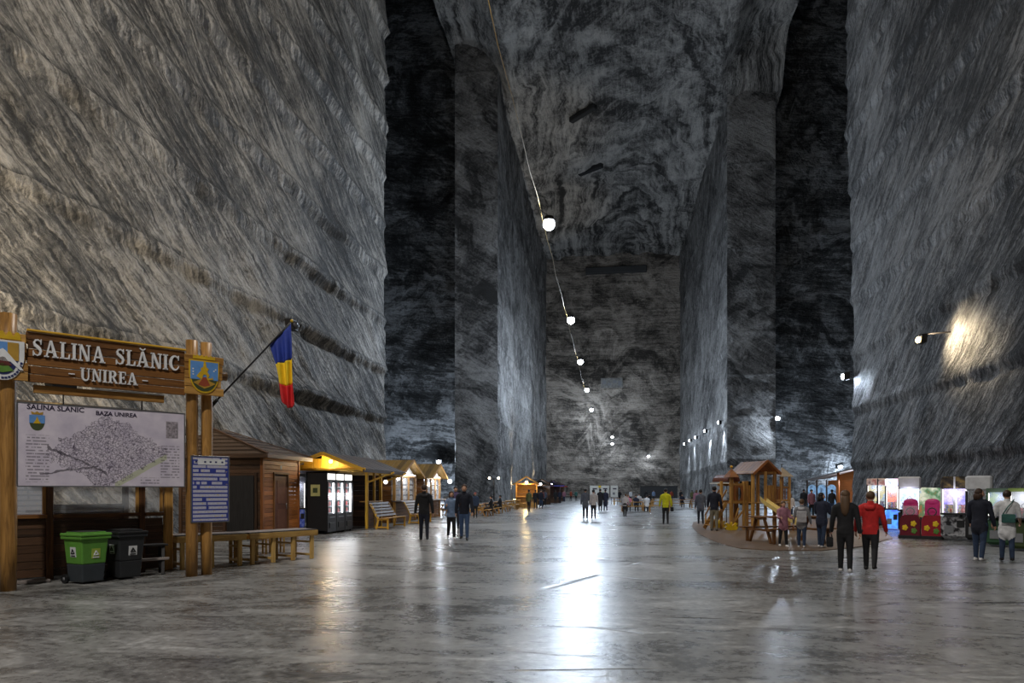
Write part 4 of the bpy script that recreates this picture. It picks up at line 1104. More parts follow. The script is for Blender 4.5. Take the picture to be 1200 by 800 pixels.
# ---- stalls with the gable turned to the nave
def gable_stall(y0, y1, xf, label, seed, ap=3.2, ev=2.42, depth=3.0):
    wd = y1 - y0; t = thing('market_stall', label, 'stall', (xf, (y0 + y1) / 2, 0), math.pi / 2, 'wooden market stalls')
    h = wd / 2; ov = .45
    for s in (-1, 1):
        slope_boards(t, (s * (h + .25), -ov, ev - .08), (s * (h + .25), depth, ev - .08), (0, -ov, ap), (0, depth, ap), 12, W['olive'])
        pbar('barge_board', t, W['honey'], (s * (h + .25), -ov - .03, ev - .1), (0, -ov - .03, ap - .02), .03, .13)
        pbox('post', t, W['honey'], (s * (h - .1), 0, ev / 2), (.14, .14, ev)); pbox('post', t, W['honey'], (s * (h - .1), depth - .2, ev / 2), (.12, .12, ev))
        pbar('knee_brace', t, W['honey'], (s * (h - .1), -.02, ev - .45), (s * (h - .45), -.02, ev - .05), .07, .07)
        for k in range(10): pbox('side_board', t, W['brown'], (s * (h - .1), depth / 2, .12 + .23 * k), (.035, depth - .3, .22))
    gb = part('gable_panel', t, MB().prism([(-h * .78, ev + .02), (h * .78, ev + .02), (0, ap - .16)], -.06, -.03), WHITE)
    part('ornament', gb, MB().prism([(-.09, ap - .3), (.09, ap - .3), (.13, ap - .45), (.05, ap - .62), (-.05, ap - .62), (-.13, ap - .45)], -.1, -.06), W['brown']['z'])
    pbox('lintel', t, W['honey'], (0, 0, ev - .05), (wd, .14, .14)); pbox('led_strip', t, LEDW, (0, -.1, ev + .0), (wd * .8, .03, .04))
    for k in range(1, 3): pbox('post', t, W['honey'], (-h + .1 + (wd - .2) * k / 3, 0, 1.7), (.12, .1, 1.4))
    for k in range(6): pbox('front_board', t, W['brown'], (0, 0, .1 + .17 * k), (wd - .3, .04, .16))
    pbox('counter', t, W['grey'], (0, -.15, 1.08), (wd, .5, .05))
    for k in range(3):
        cx = -h + .1 + (wd - .2) * (k + .5) / 3; pw = (wd - .2) / 3 - .14
        part('window_pane', t, MB().box((cx, .0, 1.7), (pw, .01, 1.15)), GLASS)
        for j in range(4): sf = pbox('shelf', t, WHITE, (cx, .25, 1.15 + .28 * j), (pw, .3, .02)); goods(t, 'souvenir_row', cx - pw / 2, cx + pw / 2, .16, 1.16 + .28 * j, 6, [SNW, SNB, RED, SNG, SNY, GREYP], .2, seed * 31 + k * 5 + j)
    part('back_board', t, MB().box((0, .5, 1.7), (wd - .2, .03, 1.2)), INNER)
    for k in range(10): pbox('rear_board', t, W['brown'], (0, depth - .2, .12 + .23 * k), (wd - .3, .035, .22))
    point_light('strip_light', t, (0, -.45, ev - .12), 22, (.95, .97, 1), .2)
    point_light('inside_light', t, (0, .12, ev - .2), 3, (.95, .97, 1), .08)
gable_stall(32.6, 36.4, -10.6, 'middle wooden market stall with white gable and olive roof', 1)
gable_stall(38.2, 41.4, -10.5, 'farthest wooden market stall of the three, white gable and olive roof', 2)
lg = thing('street_globe', 'white globe lamp at the eave of the farthest stall', 'lamp', (-9.93, 41.72, 2.2), 0)
part('globe', lg, MB().ball((0, 0, 0), .13, 10, 6), glow('globe_white', (.95, .97, 1), 14), True); ptube('arm', lg, IRON, (0, 0, .1), (-.15, -.15, .14), .02, 6); point_light('lamp_light', lg, (.2, .0, -.2), 60, (.95, .97, 1), .1)

# ---- slatted benches with leaning backs
def slat_bench(loc, rz, L, label):
    t = thing('slatted_bench', label, 'bench', loc, rz, 'slatted benches before the stalls')
    for x in (-L / 2 + .08, L / 2 - .08):
        e = thing('end_frame', None, None); e.parent = t
        pbar('leg', e, W['yellow'], (x, .02, 0), (x, .02, .42), .07, .08); pbar('leg', e, W['yellow'], (x, .52, 0), (x, .42, .45), .07, .08)
        pbar('back_post', e, W['yellow'], (x, .42, .4), (x, .78, 1.06), .07, .08); pbar('seat_bearer', e, W['yellow'], (x, -.02, .42), (x, .5, .40), .07, .07); pbar('foot_rail', e, W['yellow'], (x, .0, .08), (x, .52, .08), .05, .06)
    for k in range(4): pbox('seat_slat', t, W['honey'], (0, .02 + .12 * k, .465 - .008 * k), (L, .1, .03))
    for k in range(5): pbox('back_slat', t, W['grey'], (0, .475 + .078 * k, .56 + .125 * k), (L, .1, .028), (math.radians(59), 0, 0))
    return t
slat_bench((-9.15, 28.6, 0), math.pi / 2, 2.5, 'nearer slatted bench with yellow end frames before the stalls')
slat_bench((-9.1, 33.0, 0), math.pi / 2, 2.3, 'farther slatted bench with yellow end frames before the stalls')
# ================================================================== RIGHT: PLAYGROUND, KIOSK, ARCADE
# ---- brown play mat
mp = [(812, 612.5), (811, 618), (818, 625), (832, 632.5), (848, 638.5), (868, 643), (910, 645.5), (962, 645.5), (1008, 641), (1046, 631), (1030, 617), (985, 608), (930, 605), (860, 605.5), (830, 608.5)]
mg = [G(*p) for p in mp]; n = len(mg)
mb = MB(); mb.add([(p.x, p.y, .025) for p in mg] + [(p.x, p.y, .001) for p in mg], [tuple(range(n))] + [(i, (i + 1) % n, (i + 1) % n + n, i + n) for i in range(n)])
tag(part('play_mat', None, mb, plain('mat_brown', srgb(104, 84, 66), .45, scale=3, var=.2)), 'brown rubber play mat with curved edge under the playground', 'mat')

# ---- wooden playground tower
PF = Frame(G(853, 621), G(929, 619.5))
pg = thing('playground_tower', 'wooden playground castle with pitched roof, turrets, stairs and yellow slide', 'playground', PF.o, PF.rz)
PX = lambda px, py, off=0: PF.px(px, py, off)
HO, BR = W['honey'], W['orange']
def pyramid(x, y, z0, z1, r, mat, name='turret_roof'):
    q = MB(); q.add([(x - r, y - r, z0), (x + r, y - r, z0), (x + r, y + r, z0), (x - r, y + r, z0), (x, y, z1)], [(0, 1, 4), (1, 2, 4), (2, 3, 4), (3, 0, 4), (3, 2, 1, 0)])
    return part(name, pg, q, mat)
DK = 1.1                                     # deck height
# left turret on one post pair
xa = PX(857, 600)[0]
pbox('post', pg, HO, (xa, 0, 1.08), (.13, .13, 2.16)); pbox('post', pg, HO, (xa - .13, .5, 1.0), (.1, .1, 2.0))
pyramid(xa, 0, 2.16, 2.52, .23, W['orange']['x']); part('finial', pg, MB().ball((xa, 0, 2.58), .06, 8, 5), W['yellow']['x'], True)
# left deck bay
xb = PX(872, 600)[0]
for x in (xb - .02, xb + .14):
    for y in (.0, .8): pbox('post', pg, HO, (x, y, 1.0), (.1, .1, 2.0))
for k in range(6): pbox('deck_board', pg, HO, ((xa + xb) / 2, .07 + .14 * k, DK), (xb - xa + .2, .13, .04))
for y in (0, .8): pbar('rail', pg, HO, (xa - .1, y, 1.86), (xb + .1, y, 1.86), .07, .1); pbar('rail', pg, HO, (xa - .1, y, DK + .06), (xb + .1, y, DK + .06), .06, .08)
# arch panel with an oval opening
ring = []
cxp, czp = (xa + xb) / 2 + .03, 1.48
N_ = 16
outer = [(cxp + .22 * max(-1, min(1, 1.5 * math.cos(2 * math.pi * i / N_))), czp + .34 * max(-1, min(1, 1.5 * math.sin(2 * math.pi * i / N_)))) for i in range(N_)]
inner = [(cxp + .15 * math.cos(2 * math.pi * i / N_), czp + .27 * math.sin(2 * math.pi * i / N_)) for i in range(N_)]
q = MB()
for i in range(N_):
    j = (i + 1) % N_; q.prism([outer[i], outer[j], inner[j], inner[i]], -.03, .02)
part('arch_panel', pg, q, BR['z'])
# barrel hood over the back of the left bay
hd = MB(); pts = [(cxp - .45, 1.98)] + [(cxp + .3 * math.cos(math.radians(180 - 18 * i)), 1.98 + .3 * math.sin(math.radians(180 - 18 * i))) for i in range(11)] + [(cxp + .45, 1.98)]
hd.prism(pts[1:-1], .3, 1.4); part('barrel_hood', pg, hd, plain('hood_brown', srgb(96, 52, 34), .5))
# main tower
xt0, xt1 = PX(880.5, 600)[0], PX(906, 600)[0]
for x in (xt0, xt1):
    for y in (-.1, 1.0): pbox('tower_post', pg, HO, (x, y, 1.2), (.12, .12, 2.4))
pbox('tower_post', pg, HO, (PX(894, 600)[0] + .05, -.1, 1.45), (.1, .1, 1.9))
for k in range(8): pbox('deck_board', pg, HO, ((xt0 + xt1) / 2, -.1 + .145 * k, DK), (xt1 - xt0 + .12, .135, .04))
for k in range(4): pbox('wall_slat', pg, HO, (xt1 - .1 - .1 * k, -.12, 1.48), (.09, .03, .7))
for k in range(3): pbox('wall_slat', pg, HO, (xt0 - .1 - .1 * k, .0, 1.48), (.09, .03, .7))
part('doorway_back', pg, MB().box(((xt0 + xt1) / 2 - .1, .95, 1.5), (.6, .03, 1.0)), BLACK)
for x in (xt0, xt1): pbar('eave_rail', pg, HO, (x, -.2, 2.36), (x, 1.1, 2.36), .08, .08)
rz_ap = 2.83
xm = (xt0 + xt1) / 2
for s, xx in ((-1, xt0), (1, xt1)):
    for k in range(7):
        p, q2 = Vector((xx + s * .12, -.32 + 1.75 * (k + .5) / 7, 2.30)), Vector((xm, -.32 + 1.75 * (k + .5) / 7, rz_ap))
        d = q2 - p; pbox('roof_board', pg, W['brown'] if s < 0 else W['orange'], (p + q2) / 2, (d.length, .245, .035), (0, -math.atan2(d.z, d.x) if s < 0 else math.pi - math.atan2(d.z, d.x), 0))
    pbar('barge_board', pg, BR, (xx + s * .14, -.34, 2.29), (xm, -.34, rz_ap + .01), .03, .1)
# right bay and turret
xr0, xr1 = PX(917, 600)[0], PX(927, 600)[0]
for x in (xr0, xr1):
    for y in (.1, .55): pbox('post', pg, HO, (x, y, 1.1), (.085, .085, 2.2))
pyramid((xr0 + xr1) / 2, .32, 2.2, 2.62, .34, W['roof']['x']); ptube('spire', pg, IRON, ((xr0 + xr1) / 2, .32, 2.55), ((xr0 + xr1) / 2, .32, 2.75), .02, 6)
for k in range(4): pbox('deck_board', pg, HO, ((xt1 + xr1) / 2, .12 + .14 * k, DK), (xr1 - xt1 + .05, .13, .04))
for z in (DK + .1, 1.75): pbar('rail', pg, HO, (xt1, .1, z), (xr1 + .05, .1, z), .06, .08)
for k in range(6): pbox('baluster', pg, BR, (xt1 + .12 + (xr1 - xt1 - .2) * k / 5, .1, 1.47), (.035, .035, .6))
for k in range(3): pbox('pole_slat', pg, HO, (xr0 + .05 + .1 * k, .56, 1.3), (.08, .03, .8))
# stairs at the left
for y in (.15, .65):
    pbar('stringer', pg, HO, (xa - .15, y, DK), (xa - .85, y, .06), .05, .16); pbar('handrail', pg, HO, (xa - .12, y, DK + .55), (xa - .8, y, .6), .05, .06); pbox('rail_post', pg, HO, (xa - .78, y, .32), (.05, .05, .6))
for k in range(5): pbox('tread', pg, HO, (xa - .2 - .135 * k, .4, DK - .12 - .195 * k), (.16, .5, .035))
# cross braces under the deck
pbar('brace', pg, HO, (xa + .05, -.02, .25), (xb, -.02, .85), .05, .07); pbar('brace', pg, HO, (xa + .1, .0, .3), (xa + .35, .0, .9), .05, .05); pbar('brace', pg, BR, (xa + .48, .3, .2), (xa + .2, .3, .9), .05, .05)
for k in range(5): pbar('ladder_rung', pg, BR, (xb + .16, -.05, .12 + .17 * k), (xt0, -.05, .12 + .17 * k), .04, .04)
# slide: trough with raised sides running to the front right
SLD = plain('slide_cream', srgb(222, 200, 128), .3)
s0 = Vector((PX(890, 590)[0], -.2, DK + .05)); s1 = Vector((PX(911, 600)[0] - .1, -1.55, .16))
q = MB(); nseg = 9; path = []
for i in range(nseg):
    t = i / (nseg - 1); p = s0.lerp(s1, t); p.z = s0.z + (s1.z - s0.z) * (t ** 1.0) + .12 * max(0, t - .8) * 2 + (.05 if t == 0 else 0); path.append(p)
dirh = (s1 - s0); dirh.z = 0; dirh.normalize(); nrm = Vector((-dirh.y, dirh.x, 0))
prof = [(-.26, .18), (-.23, .18), (-.2, .02), (.2, .02), (.23, .18), (.26, .18), (.22, -.02), (-.22, -.02)]
V = []
for p in path: V += [p + nrm * a_ + Vector((0, 0, b_)) for a_, b_ in prof]
m_ = len(prof); Fc = [(i * m_ + k, i * m_ + (k + 1) % m_, (i + 1) * m_ + (k + 1) % m_, (i + 1) * m_ + k) for i in range(nseg - 1) for k in range(m_)] + [tuple(range(m_)), tuple((nseg - 1) * m_ + k for k in range(m_))]
q.add(V, Fc); part('slide', pg, q, SLD)
for k in (-.2, .2): pbar('slide_leg', pg, BR, s1 - dirh * .25 + nrm * k + Vector((0, 0, .08)), s1 - dirh * .25 + nrm * k + Vector((0, 0, -.135)), .05, .05)
YEL = plain('play_yellow', srgb(232, 196, 40), .4)
for (px, py, lab) in ((843, 619.0, 'yellow butterfly-shaped spring rocker left of the playground stairs'), (857, 621.8, 'yellow flower-shaped base before the left playground post')):
    p = G(px, py); t = thing('spring_rocker', lab, 'play toy', (p.x, p.y, .025), PF.rz)
    wing = [(0, .03), (.1, .0), (.24, .02), (.3, .12), (.2, .17), (.28, .26), (.2, .3), (.06, .2)]
    for s in (-1, 1): part('wing', t, MB().prism([(s * a_, b_) for a_, b_ in wing], -.04, .04), YEL)
    part('body', t, MB().tube([(0, 0, 0), (0, 0, .3), (0, 0, .34)], [.05, .05, .02], 8), YEL)
# ---- overhead white panel left of the tower (a lit board)
bd = thing('bright_panel', 'thin bright white canopy panel sticking out left of the playground', 'panel', G(848, 613) , PF.rz)
pbox('canopy', bd, plain('white_sheet', srgb(236, 232, 222), .5), (0, 0, 1.97), (1.2, .6, .04)); ptube('pole', bd, STEEL, (.3, .2, 0), (.3, .2, 1.95), .03)

# ---- dark picnic table in front of the playground
def picnic(loc, rz, L, wd, label, name='picnic_table', group='picnic tables', H=.76, mats=None):
    wd2 = mats or wd
    t = thing(name, label, 'table', loc, rz, group)
    for k in range(4): pbox('top_board', t, wd, (0, -.24 + .16 * k, H - .02), (L, .15, .04))
    for s in (-1, 1):
        for k in range(2): pbox('bench_board', t, wd, (0, s * (.62 + .13 * k), .44), (L, .125, .04))
        for x in (-L / 2 + .22, L / 2 - .22):
            pbar('leg', t, wd2, (x, s * .2, H - .04), (x, s * .55, 0), .08, .06); pbox('bench_leg', t, wd2, (x, s * .7, .21), (.08, .08, .42))
    for x in (-L / 2 + .22, L / 2 - .22): pbox('bearer', t, wd2, (x, 0, .39), (.06, 1.5, .07)); pbox('top_bearer', t, wd2, (x, 0, H - .07), (.06, .6, .06))
    return t
DB = W['dark']
a_, b_ = G(888, 637.5), G(962, 636)
picnic((a_ + b_) / 2 + Vector((0, .35, .025)), math.atan2((b_ - a_).y, (b_ - a_).x), (b_ - a_).length + .1, W['brown'], 'dark brown picnic table before the playground with small visitors beside it', H=.8)

# ---- arcade kiosk beyond the corner of the right wall
KF = Frame(at(946, 600, 50.5), at(1006, 600, 47.5))
kk = thing('arcade_kiosk', 'grey kiosk with arched windows and sloping grey roof by the right wall corner', 'kiosk', KF.o, KF.rz)
KL = KF.len; GK = plain('kiosk_blue', srgb(120, 148, 170), .5); xs = KL * .62
pbar('roof_edge', kk, GREYP, (-.2, -.4, 2.35), (KL + .3, -.4, 3.25), .12, .1)
q = MB(); q.add([(-.2, -.45, 2.38), (KL + .3, -.45, 3.28), (KL + .3, 3.2, 3.5), (-.2, 3.2, 2.6), (-.2, -.45, 2.32), (KL + .3, -.45, 3.22), (KL + .3, 3.2, 3.44), (-.2, 3.2, 2.54)], [(0, 1, 2, 3), (7, 6, 5, 4), (0, 4, 5, 1), (1, 5, 6, 2), (2, 6, 7, 3), (3, 7, 4, 0)])
part('roof', kk, q, plain('kiosk_roof', srgb(150, 148, 144), .6))
for i in range(3):
    x = .35 + i * (xs - .1) / 3; ww = .62
    arch_o = [(x - ww / 2 - .1, .9), (x + ww / 2 + .1, .9), (x + ww / 2 + .1, 2.3), (x - ww / 2 - .1, 2.3)]
    pbox('window_post', kk, plain('kiosk_frame', srgb(70, 62, 58), .5), (x - ww / 2 - .05, 0, 1.2), (.09, .1, 2.4))
    pa = [(x - ww / 2, .5), (x + ww / 2, .5), (x + ww / 2, 1.75)] + [(x + ww / 2 * math.cos(math.radians(20 * k)), 1.75 + ww / 2 * math.sin(math.radians(20 * k))) for k in range(1, 9)] + [(x - ww / 2, 1.75)]
    part('arched_pane', kk, MB().prism(pa, .02, .04), lit_pattern('kiosk_pane%d' % i, [srgb(60, 84, 120), srgb(130, 170, 210), srgb(60, 70, 90)], .35, 3))
    pbox('sill', kk, GK, (x, 0, .46), (ww + .1, .1, .06))
for x in (xs, KL): pbox('corner_post', kk, W['orange'], (x, 0, 1.45), (.14, .14, 2.9))
part('gable_board', kk, MB().prism([(xs, 2.35), (KL, 2.35), (KL, 3.1), (xs, 2.72)], .02, .05), W['orange']['x'])
part('back_wall', kk, MB().box((KL / 2, 3.0, 1.2), (KL, .05, 2.4)), W['orange']['x']); part('side_wall', kk, MB().box((KL, 1.5, 1.4), (.05, 3.0, 2.8)), W['orange']['y'])
part('low_wall', kk, MB().box((xs / 2, .03, .24), (xs, .05, .46)), GK)
point_light('kiosk_light', kk, (KL * .8, .5, 2.2), 60, (.8, .85, 1), .1)

# ---- arcade machines along the right wall
PUR = lit_pattern('case_purple', [srgb(120, 90, 200), srgb(190, 170, 250), srgb(90, 80, 190), srgb(160, 150, 240)], .9, 4)
ORG = lit_pattern('case_orange', [srgb(150, 60, 30), srgb(240, 120, 60), srgb(90, 40, 80), srgb(240, 190, 120)], .8, 4)
YLW = lit_pattern('case_yellow', [srgb(90, 120, 170), srgb(200, 190, 110), srgb(120, 160, 200), srgb(230, 220, 160)], .7, 4)
GRN = lit_pattern('case_green', [srgb(60, 130, 150), srgb(150, 190, 120), srgb(60, 110, 170), srgb(220, 220, 140)], .4, 3)
BLU = lit_pattern('neon_blue', [srgb(40, 60, 200), srgb(80, 150, 250), srgb(70, 40, 180)], .8, 3)
PNK = lit_pattern('marquee_pink', [srgb(60, 70, 220), srgb(230, 240, 255), srgb(240, 80, 180)], 1.0, 4)
DKM = lit_pattern('marquee_dark', [srgb(20, 20, 22), srgb(50, 44, 40), srgb(120, 100, 60)], .05, 8)
REDM = lit_pattern('marquee_red', [srgb(120, 40, 30), srgb(170, 150, 140), srgb(60, 50, 60)], .2, 5)
def am(px, py): p = G(px, py); return p
def face(p): return math.atan2(-p.x, p.y) - .04      # turned to the open floor
MET = plain('machine_white', srgb(196, 196, 200), .4)
def put(px, py, label, **kw):
    p = am(px, py); return claw('arcade_machine', p, face(p), label, **kw)
put(1028.5, 617.5, 'twin arcade prize machine with red and grey marquee behind the person in red', body=BLACK, glowc=YLW, H=2.15, w_=.88, marq=REDM, seed=11, light=14, twin=True)
put(1045.5, 621, 'arcade machine glowing orange with blue neon lower cabinet', body=BLACK, glowc=ORG, H=2.1, w_=.52, marq=PNK, lower=BLU, seed=13, light=20)
put(1065.5, 624, 'white-topped claw machine with pale blue case behind the red ride', body=BLACK, glowc=GB, H=2.15, w_=.76, marq=MET, frame=MET, seed=14, g1=.46, light=16)
put(1118.5, 633, 'twin claw machine with purple cases and silver figure on its base', body=BLACK, glowc=PUR, H=2.07, w_=.76, marq=DKM, frame=MET, lower=lit_pattern('silver_figure', [srgb(24, 24, 26), srgb(30, 30, 34), srgb(170, 170, 174), srgb(40, 40, 44)], .03, 6), seed=15, g1=.4, light=18, twin=True)
put(1146.8, 635.3, 'black cabinet with plain white header behind the person in navy', body=BLACK, glowc=plain('dark_glass', srgb(24, 30, 36), .15), H=2.08, w_=.70, marq=MET, seed=17, g1=.48, light=0)
put(1172, 641, 'green-sided arcade machine with colourful picture screen', body=plain('machine_green', srgb(40, 76, 50), .5), glowc=GRN, H=1.68, w_=.66, marq=plain('green_top', srgb(70, 90, 70), .5), seed=18, g1=.12, light=8)
put(1200, 646, 'arcade machine with big white printed face at the frame edge', body=plain('machine_olive', srgb(60, 74, 40), .5), glowc=lit_pattern('white_face', [srgb(90, 120, 60), srgb(230, 234, 236), srgb(200, 206, 210), srgb(60, 70, 60)], .45, 1.6), H=1.68, w_=.68, marq=plain('olive_top', srgb(120, 140, 70), .5), seed=19, g1=.1, light=8)
# coin ride in red with painted flowers and a picture stand behind it
p = am(1079, 631); cr = thing('coin_ride', 'low red twin coin ride painted with yellow flowers, pink seats and tall picture board', 'arcade machine', p, face(p), 'arcade machines along the wall')
RIDE = plain('ride_red', srgb(150, 30, 44), .35); PINK = plain('ride_pink', srgb(200, 50, 120), .4)
for sx in (-1, 1):
    b = MB(); b.prism([(sx * .36 - .34, .08), (sx * .36 + .34, .08), (sx * .36 + .34, .62), (sx * .36 + .26, .78), (sx * .36 - .26, .78), (sx * .36 - .34, .62)], 0, .9); part('car_body', cr, b, RIDE if sx > 0 else plain('ride_maroon', srgb(104, 24, 40), .35))
    part('seat', cr, MB().box((sx * .36, .72, .95), (.5, .14, .5)).ball((sx * .36, .7, 1.22), (.25, .08, .12), 10, 5), PINK)
    part('steering_wheel', cr, MB().tube([(sx * .36 + .14 * math.cos(k * math.pi / 6), .28 + .04 * math.sin(k * math.pi / 6), .9 + .13 * math.sin(k * math.pi / 6)) for k in range(13)], .02, 6, False), BLACK)
    for k, (fx, fz) in enumerate(((-.16, .36), (.12, .5), (.14, .26))):
        f = MB()
        for j in range(5): f.ball((sx * .36 + fx + .06 * math.cos(j * 1.257), -.012, fz + .06 * math.sin(j * 1.257)), (.045, .012, .045), 8, 4)
        f.ball((sx * .36 + fx, -.022, fz), (.035, .012, .035), 8, 4); part('painted_flower', cr, f, YEL if k != 2 else GREEN)
pbox('base_plinth', cr, BLACK, (0, .45, .05), (1.5, .95, .1))
part('picture_board', cr, MB().prism([(-.1, .7), (.72, .7), (.72, 1.35), (.6, 1.7), (.0, 1.72), (-.1, 1.6)], .92, .97), lit_pattern('ride_board', [srgb(120, 170, 210), srgb(220, 224, 200), srgb(80, 130, 90), srgb(200, 90, 60)], .35, 3))
cr.scale = (.88, .75, 1)
part('windscreen', cr, MB().box((-.36, .12, .95), (.5, .02, .3), (.3, 0, 0)), GLASS)
# ================================================================== PEOPLE
SKIN = plain('skin', srgb(196, 150, 124), .55, var=.05)
SKIN.name = 'skin'
def cloth(name, col, r=.85): return plain('cloth_' + name, srgb(*col), r, var=.18, scale=14)
HAIR = {'brown': plain('hair_brown', srgb(58, 40, 28), .6), 'dark': plain('hair_dark', srgb(28, 22, 20), .55), 'blond': plain('hair_blond', srgb(150, 118, 76), .6), 'light': plain('hair_light', srgb(88, 66, 46), .6)}
class Body:
    """tapered limbs along joints; each limb remembers what covers it"""
    def __init__(s): s.t = []
    def limb(s, pts, rad, tagn, flat=1.0, n=10, up=None): s.t.append(([Vector(p) for p in pts], list(rad), tagn, flat, n, up))
def seg_dist(P, a, b):
    ab = b - a; L = (ab @ ab) or 1e-9; t = np.clip(((P - a) @ ab) / L, 0, 1)
    return np.linalg.norm(P - (a + t[:, None] * ab), axis=1), t
def person(px, py, label, face=0, H=1.75, top=None, legs=None, shoe=None, hair='dark', style='short', stride=0, arms=((5, 8, 15), (-5, 8, 15)), coat=0.0, slim=1.0, sleeves=True, sit=False, vox=None,
           head_turn=0, lean=0, loc=None, group=None, hood=None, near=False, skirt=None):
    """feet at a floor pixel; face: 0 looks to the viewer, 180 away"""
    p = loc if loc is not None else G(px, py)
    rz = math.atan2(p.x, -p.y) + math.pi + math.radians(face) if False else math.atan2(-p.x, p.y) * 1.0 + math.radians(face)
    t = thing('person', label, 'person', p, rz, group)
    k = H / 1.75
    B = Body(); V = lambda x, y, z: Vector((x * k * (slim if abs(x) < .16 else 1), y * k, z * k))
    ln = math.radians(lean); hipz = .90 if not sit else .50
    def up(x, y, z):        # upper-body point, leant about the hips
        dz = z - .90; return V(x, y - dz * math.sin(ln), hipz + dz * math.cos(ln))
    top_r = 1.0 + .06 * (coat > 0)
    # trunk
    B.limb([V(0, .01, hipz - .04), up(0, .0, .97), up(0, -.005, 1.08), up(0, -.01, 1.2), up(0, -.005, 1.32), up(0, .0, 1.41), up(0, .01, 1.46)], [.150 * k, .158 * k, .150 * k * slim, .162 * k * slim, .172 * k * slim, .150 * k, .075 * k], 'top', .66, 14, Vector((0, 1, 0)))
    for s in (-1, 1): B.limb([up(0, 0, 1.39), up(s * .12, .0, 1.415), up(s * .185, .0, 1.39)], [.09 * k, .082 * k, .062 * k], 'top')
    B.limb([V(0, .01, hipz + .06), V(0, .01, hipz - .08)], [.152 * k, .150 * k], 'top' if coat > .05 else 'legs', .72, 14, Vector((0, 1, 0)))
    if coat > .05 and not sit: B.limb([V(0, .0, hipz + .02), V(0, .0, hipz - coat)], [.165 * k, .175 * k], 'top', .72, 14, Vector((0, 1, 0)))
    if skirt: B.limb([V(0, 0, hipz), V(0, 0, hipz - skirt)], [.15 * k, .2 * k], 'top', .8, 14, Vector((0, 1, 0)))
    # neck, head
    ht = math.radians(head_turn)
    B.limb([up(0, .01, 1.43), up(0, .0, 1.55)], [.058 * k, .052 * k], 'skin')
    hc = up(0, -.015, 1.635)
    hd = lambda x, y, z: hc + Matrix.Rotation(ht, 3, 'Z') @ Vector((x * k, y * k, z * k))
    B.limb([hd(0, .01, -.085), hd(0, -.005, -.03), hd(0, .01, .03), hd(0, .015, .075), hd(0, .01, .105)], [.05 * k, .072 * k, .082 * k, .073 * k, .04 * k], 'skin', 1.15, 12, Vector((math.sin(ht), -math.cos(ht), 0)) * -1)
    B.limb([hd(0, -.075, .01), hd(0, -.108, -.03), hd(0, -.085, -.04)], [.010 * k, .016 * k, .010 * k], 'skin', 1, 6)
    for s in (-1, 1): B.limb([hd(s * .078, .015, -.03), hd(s * .088, .025, .02)], [.012 * k, .016 * k], 'skin', 1, 6)
    # legs
    feet = []
    for i, s in enumerate((-1, 1)):
        if sit:
            hp = V(s * .09, 0, hipz - .02); kn = V(s * .11, -.43, hipz + .0); an = V(s * .11, -.45, .08)
        else:
            a = math.radians(stride * (1 if s > 0 else -1)); bend = math.radians(max(0, -stride * (1 if s > 0 else -1)) * 1.3 + 3)
            hp = V(s * .085, .01, .90); kn = hp + V(s * .008, -.42 * math.sin(a), -.42 * math.cos(a)); an = kn + V(s * .006, .40 * math.sin(bend - a), -.40 * math.cos(bend - a))
            an.z = max(an.z, .075 * k)
        B.limb([hp, hp.lerp(kn, .5), kn, kn.lerp(an, .35), an], [.092 * k * slim, .078 * k, .058 * k, .056 * k, .042 * k], 'legs')
        fp = an.copy(); toe_up = 0
        B.limb([fp + V(0, .045, -.035), fp + V(0, -.02, -.03), fp + V(s * .012, -.13, -.045), fp + V(s * .015, -.175, -.05)], [.036 * k, .044 * k, .038 * k, .022 * k], 'shoe', .75, 8)
        feet.append(fp)
    # arms: (swing forward, out, elbow bend)
    hands = []
    for i, s in enumerate((-1, 1)):
        sw, ou, be = [math.radians(q) for q in arms[i]]
        sh_ = up(s * .19, .0, 1.395)
        d1 = Vector((s * math.sin(ou), -math.sin(sw) * math.cos(ou), -math.cos(sw) * math.cos(ou)))
        el = sh_ + d1 * .285 * k
        d2 = Vector((s * math.sin(ou) * .5, -math.sin(sw + be), -math.cos(sw + be))).normalized()
        wr = el + d2 * .25 * k
        B.limb([sh_, sh_.lerp(el, .5), el], [.058 * k, .050 * k, .043 * k], 'top'); B.limb([el, el.lerp(wr, .4), wr], [.043 * k, .041 * k, .030 * k], 'top' if sleeves else 'skin')
        B.limb([wr, wr + d2 * .045 * k, wr + d2 * .09 * k], [.026 * k, .036 * k, .034 * k], 'skin', .55, 8)
        hands.append((wr, d2, s))
    lift = min([min((q.z - r * (f if u is None else f)) for q, r in zip(P, R)) for P, R, g, f, n, u in B.t if g == 'shoe'])
    # one continuous skin
    vx = vox or .02
    raw = MB()
    for P, R, g, f, n, u in B.t: 
        raw.tube(P, R, n, True, f, u)
        raw.ball(P[0], R[0] * .93 * min(1, f + .1), 8, 5); raw.ball(P[-1], R[-1] * .93 * min(1, f + .1), 8, 5)
    tmp = bpy.data.objects.new('tmp_body', raw.mesh('tmp_body')); COL.objects.link(tmp)
    m = tmp.modifiers.new('r', 'REMESH'); m.mode = 'VOXEL'; m.voxel_size = vx
    dg = bpy.context.evaluated_depsgraph_get(); dg.update()
    me = bpy.data.meshes.new_from_object(tmp.evaluated_get(dg)); bpy.data.objects.remove(tmp)
    bm = bmesh.new(); bm.from_mesh(me)
    for _ in range(2): bmesh.ops.smooth_vert(bm, verts=bm.verts, factor=.5, use_axis_x=True, use_axis_y=True, use_axis_z=True)
    bm.to_mesh(me); bm.free(); me.update()
    if lift: me.transform(Matrix.Translation((0, 0, -lift + .012)))
    co = np.empty(len(me.vertices) * 3); me.vertices.foreach_get('co', co); co = co.reshape(-1, 3); 
    nr = np.empty(len(me.vertices) * 3); me.vertices.foreach_get('normal', nr); nr = nr.reshape(-1, 3)
